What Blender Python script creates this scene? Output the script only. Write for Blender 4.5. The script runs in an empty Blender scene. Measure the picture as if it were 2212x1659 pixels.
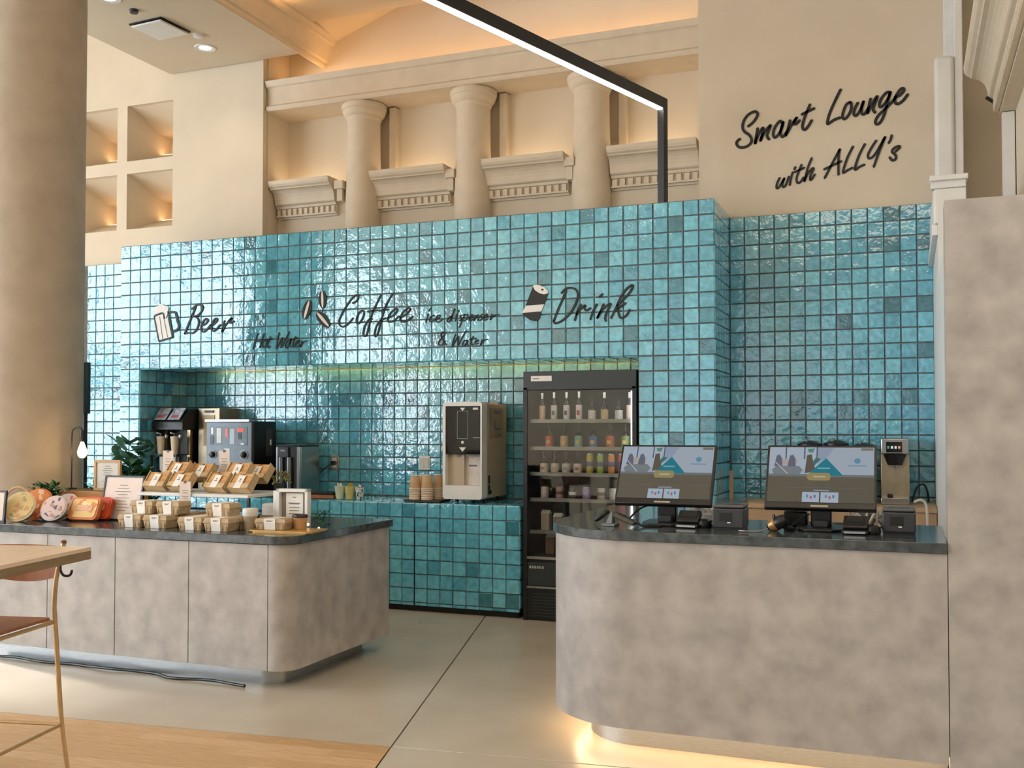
import bpy, bmesh, math, random
from mathutils import Vector, Matrix, Euler
random.seed(7)
scene = bpy.context.scene
COL = scene.collection

# ------------------------------------------------------------------ camera
cam_data = bpy.data.cameras.new('camera')
cam = bpy.data.objects.new('camera', cam_data)
COL.objects.link(cam)
cam.location = (0, 0, 1.36)
cam.rotation_euler = (math.pi / 2 + 0.024874, 0, 0.373667)
cam_data.sensor_width = 36.0
cam_data.lens = 2190.9 / 2212 * 36.0
cam_data.shift_y = (868.47 - 829.5) / 2212
cam_data.clip_start = 0.05
scene.camera = cam

# ------------------------------------------------------------------ world, lights, exposure
world = bpy.data.worlds.new('world')
scene.world = world
world.use_nodes = True
bgn = world.node_tree.nodes['Background']
bgn.inputs[0].default_value = (0.80, 0.88, 1.0, 1)
bgn.inputs[1].default_value = 0.9
scene.view_settings.view_transform = 'Standard'
scene.view_settings.look = 'None'
scene.view_settings.gamma = 1
scene.view_settings.use_curve_mapping = False
scene.view_settings.exposure = -0.43
scene.cycles.max_bounces = 5
scene.cycles.diffuse_bounces = 3
scene.cycles.glossy_bounces = 3
scene.cycles.adaptive_threshold = 0.09
scene.cycles.adaptive_min_samples = 14
scene.cycles.transparent_max_bounces = 10
scene.cycles.sample_clamp_indirect = 6.0
scene.cycles.caustics_reflective = False
scene.cycles.caustics_refractive = False

def area_light(name, loc, rot, sx, sy, power, color, spread=None):
    d = bpy.data.lights.new(name, 'AREA')
    d.shape = 'RECTANGLE'; d.size = sx; d.size_y = sy
    d.energy = power; d.color = color
    if spread: d.spread = spread
    o = bpy.data.objects.new(name, d); COL.objects.link(o)
    o.location = loc; o.rotation_euler = rot
    return o
def spot_light(name, loc, power, color, size=1.6, blend=0.6, rot=(0, 0, 0), rad=0.05):
    d = bpy.data.lights.new(name, 'SPOT'); d.energy = power; d.color = color
    d.spot_size = size; d.spot_blend = blend; d.shadow_soft_size = rad
    o = bpy.data.objects.new(name, d); COL.objects.link(o)
    o.location = loc; o.rotation_euler = rot
    return o
def point_light(name, loc, power, color, rad=0.03):
    d = bpy.data.lights.new(name, 'POINT'); d.energy = power; d.color = color; d.shadow_soft_size = rad
    o = bpy.data.objects.new(name, d); COL.objects.link(o); o.location = loc
    return o
DAY = (0.84, 0.925, 1.0)
WARM = (1.0, 0.74, 0.46)
NEUT = (1.0, 0.84, 0.64)
# daylight through the tall windows in the left wall (x = -11)
for wy, ww, wp in ((1.95, 3.9, 128), (-2.15, 3.9, 165), (-6.25, 3.9, 165), (5.75, 1.5, 60)):
    area_light('daylight', (-11.12, wy, 2.45), (0, -math.pi / 2, 0), 4.3, ww, wp * ww, DAY)
sun_d = bpy.data.lights.new('sun', 'SUN'); sun_d.energy = 10.0; sun_d.angle = math.radians(4); sun_d.color = (1.0, 0.97, 0.93)
sun = bpy.data.objects.new('sun', sun_d); COL.objects.link(sun)
sun.rotation_euler = Vector((1, -0.2, -0.648)).to_track_quat('-Z', 'Y').to_euler()
# daylight through the glazed entrance behind the camera
area_light('daylight', (-3.4, -8.93, 2.0), (math.pi / 2, 0, 0), 5.0, 3.2, 50, (1.0, 0.94, 0.88))
# broad ceiling light fields of the lounge behind the camera
area_light('ceiling_light', (-0.6, 0.6, 4.6), (0, 0, 0), 2.6, 2.6, 85, NEUT)
area_light('ceiling_light', (0.6, 3.0, 4.6), (0, 0, 0), 1.2, 2.0, 40, NEUT)

# ------------------------------------------------------------------ materials
def lin(c):
    return tuple(((v / 255) / 12.92 if v / 255 <= 0.04045 else ((v / 255 + 0.055) / 1.055) ** 2.4) for v in c)
MATS = {}
def mat(name, c, rough=0.5, metal=0.0, noise=0.06, scale=12.0, bump=0.0, bscale=60.0, emit=0.0, coat=0.0, spec=None, stretch=None, c2=None, detail=4.0):
    """principled material with procedural noise mottling between the colour and a second tone"""
    if name in MATS: return MATS[name]
    m = bpy.data.materials.new(name); m.use_nodes = True
    nt = m.node_tree; b = nt.nodes['Principled BSDF']
    a = lin(c)
    b.inputs['Roughness'].default_value = rough
    b.inputs['Metallic'].default_value = metal
    if spec is not None: b.inputs['Specular IOR Level'].default_value = spec
    if coat: b.inputs['Coat Weight'].default_value = coat; b.inputs['Coat Roughness'].default_value = 0.05
    tc = nt.nodes.new('ShaderNodeTexCoord')
    mp = nt.nodes.new('ShaderNodeMapping')
    nt.links.new(tc.outputs['Object'], mp.inputs['Vector'])
    if stretch: mp.inputs['Scale'].default_value = stretch
    n = nt.nodes.new('ShaderNodeTexNoise'); n.inputs['Scale'].default_value = scale; n.inputs['Detail'].default_value = detail
    nt.links.new(mp.outputs['Vector'], n.inputs['Vector'])
    mx = nt.nodes.new('ShaderNodeMix'); mx.data_type = 'RGBA'
    if c2 is None:
        lo = tuple(max(0, v * (1 - noise * 2)) for v in a); hi = tuple(min(1, v * (1 + noise * 2)) for v in a)
    else:
        lo = a; hi = lin(c2)
    mx.inputs[6].default_value = (*lo, 1); mx.inputs[7].default_value = (*hi, 1)
    rp = nt.nodes.new('ShaderNodeMapRange'); rp.inputs[1].default_value = 0.32; rp.inputs[2].default_value = 0.68
    nt.links.new(n.outputs['Fac'], rp.inputs[0])
    nt.links.new(rp.outputs[0], mx.inputs[0])
    nt.links.new(mx.outputs[2], b.inputs['Base Color'])
    if bump:
        n2 = nt.nodes.new('ShaderNodeTexNoise'); n2.inputs['Scale'].default_value = bscale
        nt.links.new(mp.outputs['Vector'], n2.inputs['Vector'])
        bp = nt.nodes.new('ShaderNodeBump'); bp.inputs['Strength'].default_value = bump; bp.inputs['Distance'].default_value = 0.01
        nt.links.new(n2.outputs['Fac'], bp.inputs['Height']); nt.links.new(bp.outputs['Normal'], b.inputs['Normal'])
    if emit:
        nt.links.new(mx.outputs[2], b.inputs['Emission Color']); b.inputs['Emission Strength'].default_value = emit
    MATS[name] = m
    return m
def glow(name, c, strength):
    if name in MATS: return MATS[name]
    m = bpy.data.materials.new(name); m.use_nodes = True
    nt = m.node_tree; nt.nodes.clear()
    e = nt.nodes.new('ShaderNodeEmission'); o = nt.nodes.new('ShaderNodeOutputMaterial')
    e.inputs[0].default_value = (*c, 1); e.inputs[1].default_value = strength
    nt.links.new(e.outputs[0], o.inputs[0]); MATS[name] = m
    return m
def glass(name, tint=(1, 1, 1), gloss=1.0):
    if name in MATS: return MATS[name]
    m = bpy.data.materials.new(name); m.use_nodes = True
    nt = m.node_tree; nt.nodes.clear()
    t = nt.nodes.new('ShaderNodeBsdfTransparent'); t.inputs[0].default_value = (*tint, 1)
    g = nt.nodes.new('ShaderNodeBsdfGlossy'); g.inputs['Roughness'].default_value = 0.03
    f = nt.nodes.new('ShaderNodeFresnel'); f.inputs[0].default_value = 1.45
    ml = nt.nodes.new('ShaderNodeMath'); ml.operation = 'MULTIPLY'; ml.inputs[1].default_value = gloss
    x = nt.nodes.new('ShaderNodeMixShader'); o = nt.nodes.new('ShaderNodeOutputMaterial')
    nt.links.new(f.outputs[0], ml.inputs[0]); nt.links.new(ml.outputs[0], x.inputs[0])
    nt.links.new(t.outputs[0], x.inputs[1]); nt.links.new(g.outputs[0], x.inputs[2]); nt.links.new(x.outputs[0], o.inputs[0])
    MATS[name] = m
    return m
def tile_material(name, c_lo, c_mid, c_hi):
    """hand-made glazed tile: every tile its own tone, cloudy glaze, rippled glossy surface"""
    m = bpy.data.materials.new(name); m.use_nodes = True
    nt = m.node_tree; b = nt.nodes['Principled BSDF']; L = nt.links
    geo = nt.nodes.new('ShaderNodeNewGeometry'); oi = nt.nodes.new('ShaderNodeObjectInfo')
    ad = nt.nodes.new('ShaderNodeMath'); ad.operation = 'ADD'
    L.new(geo.outputs['Random Per Island'], ad.inputs[0]); L.new(oi.outputs['Random'], ad.inputs[1])
    fr = nt.nodes.new('ShaderNodeMath'); fr.operation = 'FRACT'; L.new(ad.outputs[0], fr.inputs[0])
    cr = nt.nodes.new('ShaderNodeValToRGB'); e = cr.color_ramp.elements
    e[0].position = 0.0; e[0].color = (*lin(c_lo), 1); e[1].position = 1.0; e[1].color = (*lin(c_hi), 1)
    k = e.new(0.07); k.color = (*lin(tuple((p + q) / 2 for p, q in zip(c_lo, c_mid))), 1)
    k = e.new(0.14); k.color = (*lin(c_mid), 1)
    L.new(fr.outputs[0], cr.inputs[0])
    n = nt.nodes.new('ShaderNodeTexNoise'); n.inputs['Scale'].default_value = 28; n.inputs['Detail'].default_value = 5
    L.new(geo.outputs['Position'], n.inputs['Vector'])
    mr = nt.nodes.new('ShaderNodeMapRange'); mr.inputs[1].default_value = 0.3; mr.inputs[2].default_value = 0.7; mr.inputs[3].default_value = 0.78; mr.inputs[4].default_value = 1.18
    L.new(n.outputs['Fac'], mr.inputs[0])
    mm = nt.nodes.new('ShaderNodeVectorMath'); mm.operation = 'SCALE'
    L.new(cr.outputs[0], mm.inputs[0]); L.new(mr.outputs[0], mm.inputs[3])
    L.new(mm.outputs[0], b.inputs['Base Color'])
    b.inputs['Roughness'].default_value = 0.13; b.inputs['IOR'].default_value = 1.6
    b.inputs['Coat Weight'].default_value = 0.85; b.inputs['Coat Roughness'].default_value = 0.03; b.inputs['Coat IOR'].default_value = 1.7
    n2 = nt.nodes.new('ShaderNodeTexNoise'); n2.inputs['Scale'].default_value = 21; n2.inputs['Detail'].default_value = 2
    L.new(geo.outputs['Position'], n2.inputs['Vector'])
    bp = nt.nodes.new('ShaderNodeBump'); bp.inputs['Strength'].default_value = 0.32; bp.inputs['Distance'].default_value = 0.012
    L.new(n2.outputs['Fac'], bp.inputs['Height']); L.new(bp.outputs['Normal'], b.inputs['Normal']); L.new(bp.outputs['Normal'], b.inputs['Coat Normal'])
    MATS[name] = m
    return m

M_TILE = tile_material('glazed_tile', (56, 126, 144), (90, 176, 204), (120, 206, 228))
M_GROUT = mat('grout', (110, 108, 100), 0.9, noise=0.08, scale=40)
M_CREAM = mat('cream_plaster', (226, 211, 188), 0.75, noise=0.012, scale=3, bump=0.03, bscale=120)
M_CEIL = mat('ceiling_paint', (222, 207, 184), 0.85, noise=0.01, scale=2)
M_STUCCO = mat('moulding_paint', (226, 210, 186), 0.6, noise=0.02, scale=8)
M_WHITE = mat('white_paint', (232, 230, 226), 0.45, noise=0.02, scale=6)
M_CONC = mat('concrete_laminate', (157, 152, 149), 0.48, scale=8.5, c2=(184, 179, 175), detail=11, bump=0.04, bscale=90)
M_COLM = mat('column_concrete', (176, 164, 148), 0.7, scale=6, c2=(190, 178, 162), detail=8, bump=0.05, bscale=50)
M_STONE = mat('dark_stone', (54, 61, 64), 0.14, scale=26, c2=(84, 91, 94), detail=8)
M_FLOOR = mat('floor_stone', (190, 179, 162), 0.30, scale=2.2, c2=(204, 194, 178), detail=6, bump=0.015, bscale=40)
M_JOINT = mat('floor_joint', (96, 88, 74), 0.9)
M_STEEL = mat('brushed_steel', (176, 178, 178), 0.28, metal=1.0, noise=0.05, scale=40, stretch=(1, 1, 12))
M_BLACK = mat('black_metal', (26, 28, 30), 0.4, noise=0.1, scale=30)
M_DARK = mat('charcoal_plastic', (56, 59, 63), 0.45, noise=0.06, scale=60)
M_BLK = mat('black_plastic', (20, 21, 22), 0.35, noise=0.08, scale=40)
M_INK = mat('black_lettering', (26, 30, 30), 0.55, noise=0.05, scale=30)
M_PAPER = mat('white_paper', (240, 236, 230), 0.8, noise=0.02, scale=20)
M_KRAFT = mat('kraft_board', (190, 166, 132), 0.75, noise=0.07, scale=45)
M_KRAFT2 = mat('kraft_board_light', (206, 176, 134), 0.75, noise=0.07, scale=45)
M_GREY_TXT = mat('print_grey', (120, 120, 120), 0.8)
M_CLEAR = glass('clear_glass', (0.97, 0.985, 0.98))
M_LED = glow('led_warm', (1.0, 0.72, 0.40), 2.2)
M_LEDW = glow('led_bar', (1.0, 0.90, 0.74), 14.0)

# ------------------------------------------------------------------ mesh helpers
class MB:
    def __init__(self): self.v = []; self.f = []
    def add(self, v, f):
        o = len(self.v); self.v += [tuple(p) for p in v]; self.f += [tuple(i + o for i in q) for q in f]; return self
    def box(self, x0, x1, y0, y1, z0, z1, M=None):
        v = [Vector((x, y, z)) for z in (z0, z1) for y in (y0, y1) for x in (x0, x1)]
        if M: v = [M @ p for p in v]
        return self.add(v, [(0, 2, 3, 1), (4, 5, 7, 6), (0, 1, 5, 4), (1, 3, 7, 5), (3, 2, 6, 7), (2, 0, 4, 6)])
    def lathe(self, prof, c=(0, 0, 0), n=24, M=None, cap=True):
        v = []; f = []
        for r, z in prof:
            for k in range(n):
                a = 2 * math.pi * k / n; p = Vector((r * math.cos(a), r * math.sin(a), z))
                if M: p = M @ p
                v.append(p + Vector(c))
        for i in range(len(prof) - 1):
            for k in range(n):
                a, b = i * n + k, i * n + (k + 1) % n
                f.append((a, b, b + n, a + n))
        if cap:
            f.append(tuple(reversed(range(n)))); f.append(tuple(range((len(prof) - 1) * n, len(prof) * n)))
        return self.add(v, f)
    def tube(self, pts, r, n=10, closed=False):
        pts = [Vector(p) for p in pts]; m = len(pts); v = []; f = []
        rr = r if isinstance(r, (list, tuple)) else [r] * m
        t0 = (pts[1] - pts[0]).normalized()
        u = t0.orthogonal().normalized()
        for i in range(m):
            t = (pts[min(i + 1, m - 1)] - pts[max(i - 1, 0)]).normalized()
            u = (u - t * u.dot(t)).normalized(); w = t.cross(u)
            for k in range(n):
                a = 2 * math.pi * k / n
                v.append(pts[i] + (u * math.cos(a) + w * math.sin(a)) * rr[i])
        for i in range(m - 1):
            for k in range(n):
                a, b = i * n + k, i * n + (k + 1) % n
                f.append((a, b, b + n, a + n))
        f.append(tuple(reversed(range(n)))); f.append(tuple(range((m - 1) * n, m * n)))
        return self.add(v, f)
    def prism(self, poly, d0, d1, fn):
        """poly of 2-D points extruded from d0 to d1; fn(a, b, d) -> 3-D point"""
        n = len(poly)
        v = [fn(a, b, d0) for a, b in poly] + [fn(a, b, d1) for a, b in poly]
        f = [tuple(reversed(range(n))), tuple(range(n, 2 * n))] + [(i, (i + 1) % n, (i + 1) % n + n, i + n) for i in range(n)]
        return self.add(v, f)
    def build(self, name, m, parent=None, smooth=False, bevel=0.0, seg=2, label=None, angle=40, loc=None, rot=None):
        me = bpy.data.meshes.new(name); me.from_pydata(self.v, [], self.f); me.validate()
        bm = bmesh.new(); bm.from_mesh(me); bmesh.ops.recalc_face_normals(bm, faces=bm.faces); bm.to_mesh(me); bm.free()
        if m: me.materials.append(m)
        if smooth: me.shade_smooth(); me.set_sharp_from_angle(angle=math.radians(angle))
        o = bpy.data.objects.new(name, me); COL.objects.link(o)
        if parent: o.parent = parent
        if bevel:
            b = o.modifiers.new('bevel', 'BEVEL'); b.width = bevel; b.segments = seg; b.limit_method = 'ANGLE'; b.angle_limit = math.radians(35)
            me.shade_smooth(); me.set_sharp_from_angle(angle=math.radians(50))
        if label: o['label'] = label
        if loc: o.location = loc
        if rot: o.rotation_euler = rot
        return o
def thing(name, label, cat, loc=(0, 0, 0), rz=0.0, group=None):
    o = bpy.data.objects.new(name, None); COL.objects.link(o)
    o.empty_display_size = 0.05
    o.location = loc; o.rotation_euler = (0, 0, rz); o['label'] = label; o['category'] = cat
    if group: o['group'] = group
    return o
def tag(o, label, cat, group=None):
    o['label'] = label; o['category'] = cat
    if group: o['group'] = group
    return o
def struct(o, label=None):
    o['kind'] = 'structure'
    if label: o['label'] = label
    return o
def copy_tree(o, parent=None):
    c = o.copy(); COL.objects.link(c); c.parent = parent
    for ch in list(o.children): copy_tree(ch, c)
    return c
def smooth_line(pts, k=6):
    if len(pts) < 3: return [Vector(p) for p in pts]
    P = [Vector(p) for p in pts]; out = []
    for i in range(len(P) - 1):
        a, b, c, d = P[max(i - 1, 0)], P[i], P[i + 1], P[min(i + 2, len(P) - 1)]
        for j in range(k):
            t = j / k
            out.append(0.5 * ((2 * b) + (c - a) * t + (2 * a - 5 * b + 4 * c - d) * t * t + (3 * b - a - 3 * c + d) * t ** 3))
    out.append(P[-1])
    return out
def ribbon(mb, pts, w, y0, y1, k=6):
    """a brush stroke of width w in the x-z plane, from y0 (back) to y1 (front)"""
    P = smooth_line([Vector((p[0], 0, p[1])) for p in pts], k)
    n = len(P); Lf = []; Rt = []
    for i in range(n):
        t = P[min(i + 1, n - 1)] - P[max(i - 1, 0)]
        t.y = 0; t.normalize(); nn = Vector((-t.z, 0, t.x)) * (w / 2)
        Lf.append(P[i] + nn); Rt.append(P[i] - nn)
    t0 = (P[1] - P[0]).normalized() * w * 0.4; t1 = (P[-1] - P[-2]).normalized() * w * 0.4
    loop = [P[0] - t0] + Lf + [P[-1] + t1] + Rt[::-1]
    v = []; f = []
    for y in (y0, y1):
        v += [(p.x, y, p.z) for p in [P[0] - t0]] + [(p.x, y, p.z) for p in Lf] + [(p.x, y, p.z) for p in Rt] + [((P[-1] + t1).x, y, (P[-1] + t1).z)]
    m = 2 * n + 2
    for s in (0, m):
        f.append((s, s + 1, s + 1 + n)); f.append((s + m - 1, s + 2 * n, s + n))
        for i in range(n - 1): f.append((s + 1 + i, s + 2 + i, s + 2 + i + n, s + 1 + i + n))
    ring = [0] + list(range(1, n + 1)) + [m - 1] + list(range(2 * n, n, -1))
    for i in range(len(ring)):
        a, b = ring[i], ring[(i + 1) % len(ring)]
        f.append((a, b, b + m, a + m))
    mb.add(v, f)
ORD = ['leftmost', 'second', 'third', 'fourth', 'fifth', 'sixth', 'seventh', 'eighth']

# ================================================================== the setting
X0, X1, YB = -11.0, 3.4, -9.0
WALL_Y = 7.36
# ---- floor: sub-floor, stone slabs with open joints, oak planks
struct(MB().box(X0, X1, YB, 7.9, -0.12, -0.012).build('floor', M_JOINT), 'floor of pale stone slabs and oak planks')
floor = bpy.data.objects['floor']
def seam1(y): return -2.0686 - (y - 3.866) * 0.2728     # long slab joint running towards the tiled counter
def seam2(x): return 3.866 + (x + 2.0686) * 0.1085      # joint between slabs and planks
g = 0.004
def slab(poly):
    MB().prism(poly, -0.012, 0.0, lambda a, b, d: (a, b, d)).build('floor_slab', M_FLOOR, floor, bevel=0.0015, seg=1)
slab([(-7.4, seam2(-7.4) + g), (seam1(3.87) - g, seam2(seam1(3.87)) + g), (seam1(7.36) - g, 7.36), (-7.4, 7.36)])
slab([(X0, seam2(X0) + g), (-7.4 - g, seam2(-7.4) + g), (-7.4 - g, 7.36), (X0, 7.36)])
slab([(seam1(3.87) + g, seam2(seam1(3.87)) + g), (1.2, seam2(1.2) + g), (1.2, 7.36), (seam1(7.36) + g, 7.36)])
slab([(seam1(YB) + g, YB), (1.2, YB), (1.2, seam2(1.2) - g), (seam1(3.87) + g, seam2(seam1(3.87)) - g)])
slab([(1.2 + g, YB), (X1, YB), (X1, 7.36), (1.2 + g, 7.36)])
WOODS = [mat('oak_plank_%d' % i, c, 0.42, scale=7, c2=d, stretch=(1.2, 14, 1), detail=6) for i, (c, d) in enumerate((((196, 158, 112), (216, 180, 134)), ((186, 147, 102), (208, 170, 124)), ((204, 168, 124), (224, 190, 146))))]
PW = 0.092
rows = 46
rest = MB()
for r in range(rows):
    off = (r * 0.37) % 0.9
    for k in range(-1, 9):
        xa = -1.9 - 0.9 * k - off; xb = xa - 0.9
        pts = []
        for x, s in ((xa, 0), (xb, 0), (xb, 1), (xa, 1)):
            xx = min(max(x, -6.4), 9)
            cc = g + PW * (r + s) - (0.0012 if s else 0)
            xx = min(xx, -2.0686 + (0.2728 * cc - g) / 1.0296)          # cut along the long slab joint
            y = seam2(xx) - cc
            pts.append([xx, y])
        if max(pts[0][0] - pts[1][0], pts[3][0] - pts[2][0]) < 0.006: continue
        pts[1][0] = min(pts[1][0], pts[0][0] - 0.002); pts[2][0] = min(pts[2][0], pts[3][0] - 0.002)
        if r < 14:
            MB().prism(pts, -0.012, 0.0005, lambda a, b, d: (a, b, d)).build('floor_plank', random.choice(WOODS), floor)
        else:
            rest.prism(pts, -0.012, 0.0005, lambda a, b, d: (a, b, d))
rp_ = rest.build('floor_plank', WOODS[0], floor); rp_['kind'] = 'stuff'
slab([(X0, YB), (seam1(YB) - g, YB), (seam1(-0.5) - g, seam2(-1.2) - PW * rows - 0.005), (-6.4, seam2(-6.4) - PW * rows - 0.005), (-6.41, seam2(-6.41) - g), (X0, seam2(X0) - g)])

# ---- generic wall with rectangular openings in the x-z plane, facing -y
def wall_xz(x0, x1, z0, z1, y, th, holes):
    xs = sorted({x0, x1, *[h[0] for h in holes], *[h[1] for h in holes]}); zs = sorted({z0, z1, *[h[2] for h in holes], *[h[3] for h in holes]})
    mb = MB()
    for a, b in zip(xs, xs[1:]):
        for c, d in zip(zs, zs[1:]):
            cx, cz = (a + b) / 2, (c + d) / 2
            if any(h[0] < cx < h[1] and h[2] < cz < h[3] for h in holes): continue
            mb.box(a, b, y, y + th, c, d)
    return mb
# back wall, left section with four splayed square openings
HOLES = [(xa, xb, za, zb) for (xa, xb) in ((-7.335, -6.815), (-6.70, -6.178)) for (za, zb) in ((3.18, 3.695), (3.81, 4.325))]
wl = struct(wall_xz(X0, -5.21, 0, 5.3, WALL_Y, 0.06, HOLES).build('wall_back', M_CREAM), 'cream plaster back wall with four splayed square openings')
for (xa, xb, za, zb) in HOLES:
    iy = 7.78
    ia, ib, ja, jb = xa + 0.015, xb - 0.24, za + 0.16, zb - 0.15
    mb = MB(); o = [(xa, za), (xb, za), (xb, zb), (xa, zb)]; i_ = [(ia, ja), (ib, ja), (ib, jb), (ia, jb)]
    v = [(x, WALL_Y + 0.05, z) for x, z in o] + [(x, iy, z) for x, z in i_] + [(x, iy + 0.16, z) for x, z in i_]
    f = [(k, (k + 1) % 4, (k + 1) % 4 + 4, k + 4) for k in range(4)] + [(k + 4, (k + 1) % 4 + 4, (k + 1) % 4 + 8, k + 8) for k in range(4)] + [(8, 9, 10, 11)]
    mb.add(v, f)
    mb.build('splayed_opening', M_CREAM, wl)
    MB().box(ia + 0.02, ib - 0.02, iy + 0.02, iy + 0.05, ja + 0.001, ja + 0.008).build('light_strip', glow('cavity_led', (1.0, 0.62, 0.32), 14.0), wl, label='warm light strip')
# right section carrying the lettering
wr = struct(MB().box(-1.418, 1.25, WALL_Y, WALL_Y + 0.5, 0, 5.3).build('wall_right', M_CREAM), 'cream plaster wall carrying black script lettering')
# alcove behind the tiled bulkhead
struct(MB().box(-5.21, -1.418, 7.58, 7.74, 0, 3.42).build('wall_alcove_lower', M_CREAM), 'low cream ledge wall behind the cornices')
struct(MB().box(-5.25, -1.40, 7.74, 7.86, 0, 5.3).build('wall_alcove', M_CREAM), 'cream rear wall of the column alcove')
struct(MB().box(-5.25, -5.20, WALL_Y + 0.06, 7.74, 0, 5.3).build('trim_1', M_CREAM), 'cream side of the column alcove')
# room envelope behind and beside the camera
left_holes = []
def wall_yz(y0, y1, z0, z1, x, th, holes):
    ys = sorted({y0, y1, *[h[0] for h in holes], *[h[1] for h in holes]}); zs = sorted({z0, z1, *[h[2] for h in holes], *[h[3] for h in holes]})
    mb = MB()
    for a, b in zip(ys, ys[1:]):
        for c, d in zip(zs, zs[1:]):
            if any(h[0] < (a + b) / 2 < h[1] and h[2] < (c + d) / 2 < h[3] for h in holes): continue
            mb.box(x, x + th, a, b, c, d)
    return mb
WIN = [(5.0, 6.5, 0.3, 4.6), (0.0, 3.9, 0.3, 4.6), (-4.1, -0.2, 0.3, 4.6), (-8.2, -4.3, 0.3, 4.6)]
struct(wall_yz(YB, 7.9, 0, 5.3, X0 - 0.1, 0.1, WIN).build('wall_left', M_CREAM), 'cream window wall')
for i, (a, b, c, d) in enumerate(WIN):
    fr = MB()
    for y in (a, a + (b - a) / 3, a + 2 * (b - a) / 3, b - 0.06): fr.box(X0, X0 + 0.06, y, y + 0.06, c, d)
    for z in (c, 1.95, d - 0.06): fr.box(X0, X0 + 0.06, a, b, z, z + (0.30 if z == 1.95 else 0.06))
    w = struct(fr.build('window_%d' % (i + 1), M_BLACK), 'tall window with dark frame')
struct(MB().box(X1, X1 + 0.1, YB, 7.9, 0, 5.3).build('wall_side', M_CREAM), 'cream side wall')
fh = [(-5.9, -0.9, 0.2, 3.6)]
struct(wall_xz(X0, X1, 0, 5.3, YB - 0.1, 0.1, fh).build('wall_front', M_CREAM), 'cream entrance wall')
fr = MB()
for x in (-5.9, -4.3, -2.6, -0.96): fr.box(x, x + 0.06, YB, YB + 0.06, 0.2, 3.6)
for z in (0.2, 2.4, 3.54): fr.box(-5.9, -0.9, YB, YB + 0.06, z, z + 0.06)
struct(fr.build('window_5', M_BLACK), 'glazed entrance screen')
# ---- ceilings
struct(MB().box(X0, -6.2, YB, 7.9, 5.3, 5.4).build('ceiling_left', M_CEIL), 'high ceiling')
sof = struct(MB().box(-6.2, -4.84, YB, 7.34, 4.554, 5.4).build('ceiling_soffit', M_CEIL), 'dropped ceiling soffit with downlights')
cr = [(-4.84, 4.554), (-4.825, 4.554), (-4.812, 4.575), (-4.812, 4.60), (-4.795, 4.612), (-4.785, 4.64), (-4.742, 4.745), (-4.722, 4.75), (-4.715, 4.775), (-4.70, 4.80), (-4.70, 4.815), (-4.84, 4.815)]
struct(MB().prism(cr, YB, 7.74, lambda a, b, d: (a, d, b)).build('trim_2', M_STUCCO), 'crown moulding along the soffit')
struct(MB().box(-4.84, X1, YB, 7.34, 4.81, 4.9).build('ceiling', M_CEIL), 'warm lit flat ceiling')
# sloped recess ceiling over the alcove
a1 = math.tan(math.radians(19))
struct(MB().add([(-4.84, 7.33, 4.79), (-4.84, 7.76, 4.74), (-1.3, 7.33, 4.79 + 3.5 * a1 * 0.6), (-1.3, 7.76, 4.74 + 3.5 * a1), (-4.84, 7.33, 5.4), (-4.84, 7.76, 5.4), (-1.3, 7.33, 6.3), (-1.3, 7.76, 6.3)],
     [(0, 1, 3, 2), (4, 6, 7, 5), (0, 2, 6, 4), (1, 5, 7, 3), (0, 4, 5, 1), (2, 3, 7, 6)]).build('ceiling_recess', M_CEIL), 'sloped recess ceiling above the beam')
struct(MB().box(-5.25, -4.84, 7.34, 7.76, 4.93, 5.3).build('ceiling_corner', M_CEIL), 'small ceiling corner of the alcove')
struct(MB().box(-1.42, X1, 7.3, 7.86, 4.9, 5.4).build('ceiling_edge', M_CEIL))
# ---- alcove beam (entablature)
bp_ = [(7.395, 4.113), (7.385, 4.125), (7.385, 4.15), (7.405, 4.165), (7.41, 4.17), (7.41, 4.30), (7.40, 4.315), (7.385, 4.325), (7.375, 4.35), (7.37, 4.372), (7.55, 4.372), (7.55, 4.2), (7.74, 4.2), (7.74, 4.113)]
struct(MB().prism(bp_, -5.20, -1.418, lambda a, b, d: (d, a, b)).build('trim_3', M_STUCCO), 'moulded beam spanning the alcove columns')
# ---- columns in the alcove
for i, cx in enumerate((-4.325, -3.305, -2.295)):
    t = thing('alcove_column', 'cream plaster column under the moulded beam, %s' % ('nearest the splayed openings' if i == 0 else 'middle one of the three' if i == 1 else 'nearest the light bar post'), 'column', (cx, 7.565, 2.9), group='columns in the alcove')
    prof = [(0.158, 0), (0.158, 0.30), (0.152, 0.52), (0.142, 0.72), (0.139, 0.95), (0.139, 1.06)]
    MB().lathe(prof, n=36).build('shaft', M_STUCCO, t, smooth=True)
    cp_ = [(0.139, 1.06), (0.144, 1.07), (0.150, 1.085), (0.150, 1.098), (0.160, 1.104), (0.176, 1.125), (0.182, 1.14), (0.182, 1.155), (0.190, 1.16), (0.194, 1.18), (0.192, 1.2), (0.18, 1.2135)]
    MB().lathe(cp_, n=36).build('capital', M_STUCCO, t, smooth=True, angle=28)
    MB().box(0.19, 0.25, 0.10, 0.175, 0, 1.2).build('pilaster', M_STUCCO, t)
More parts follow.
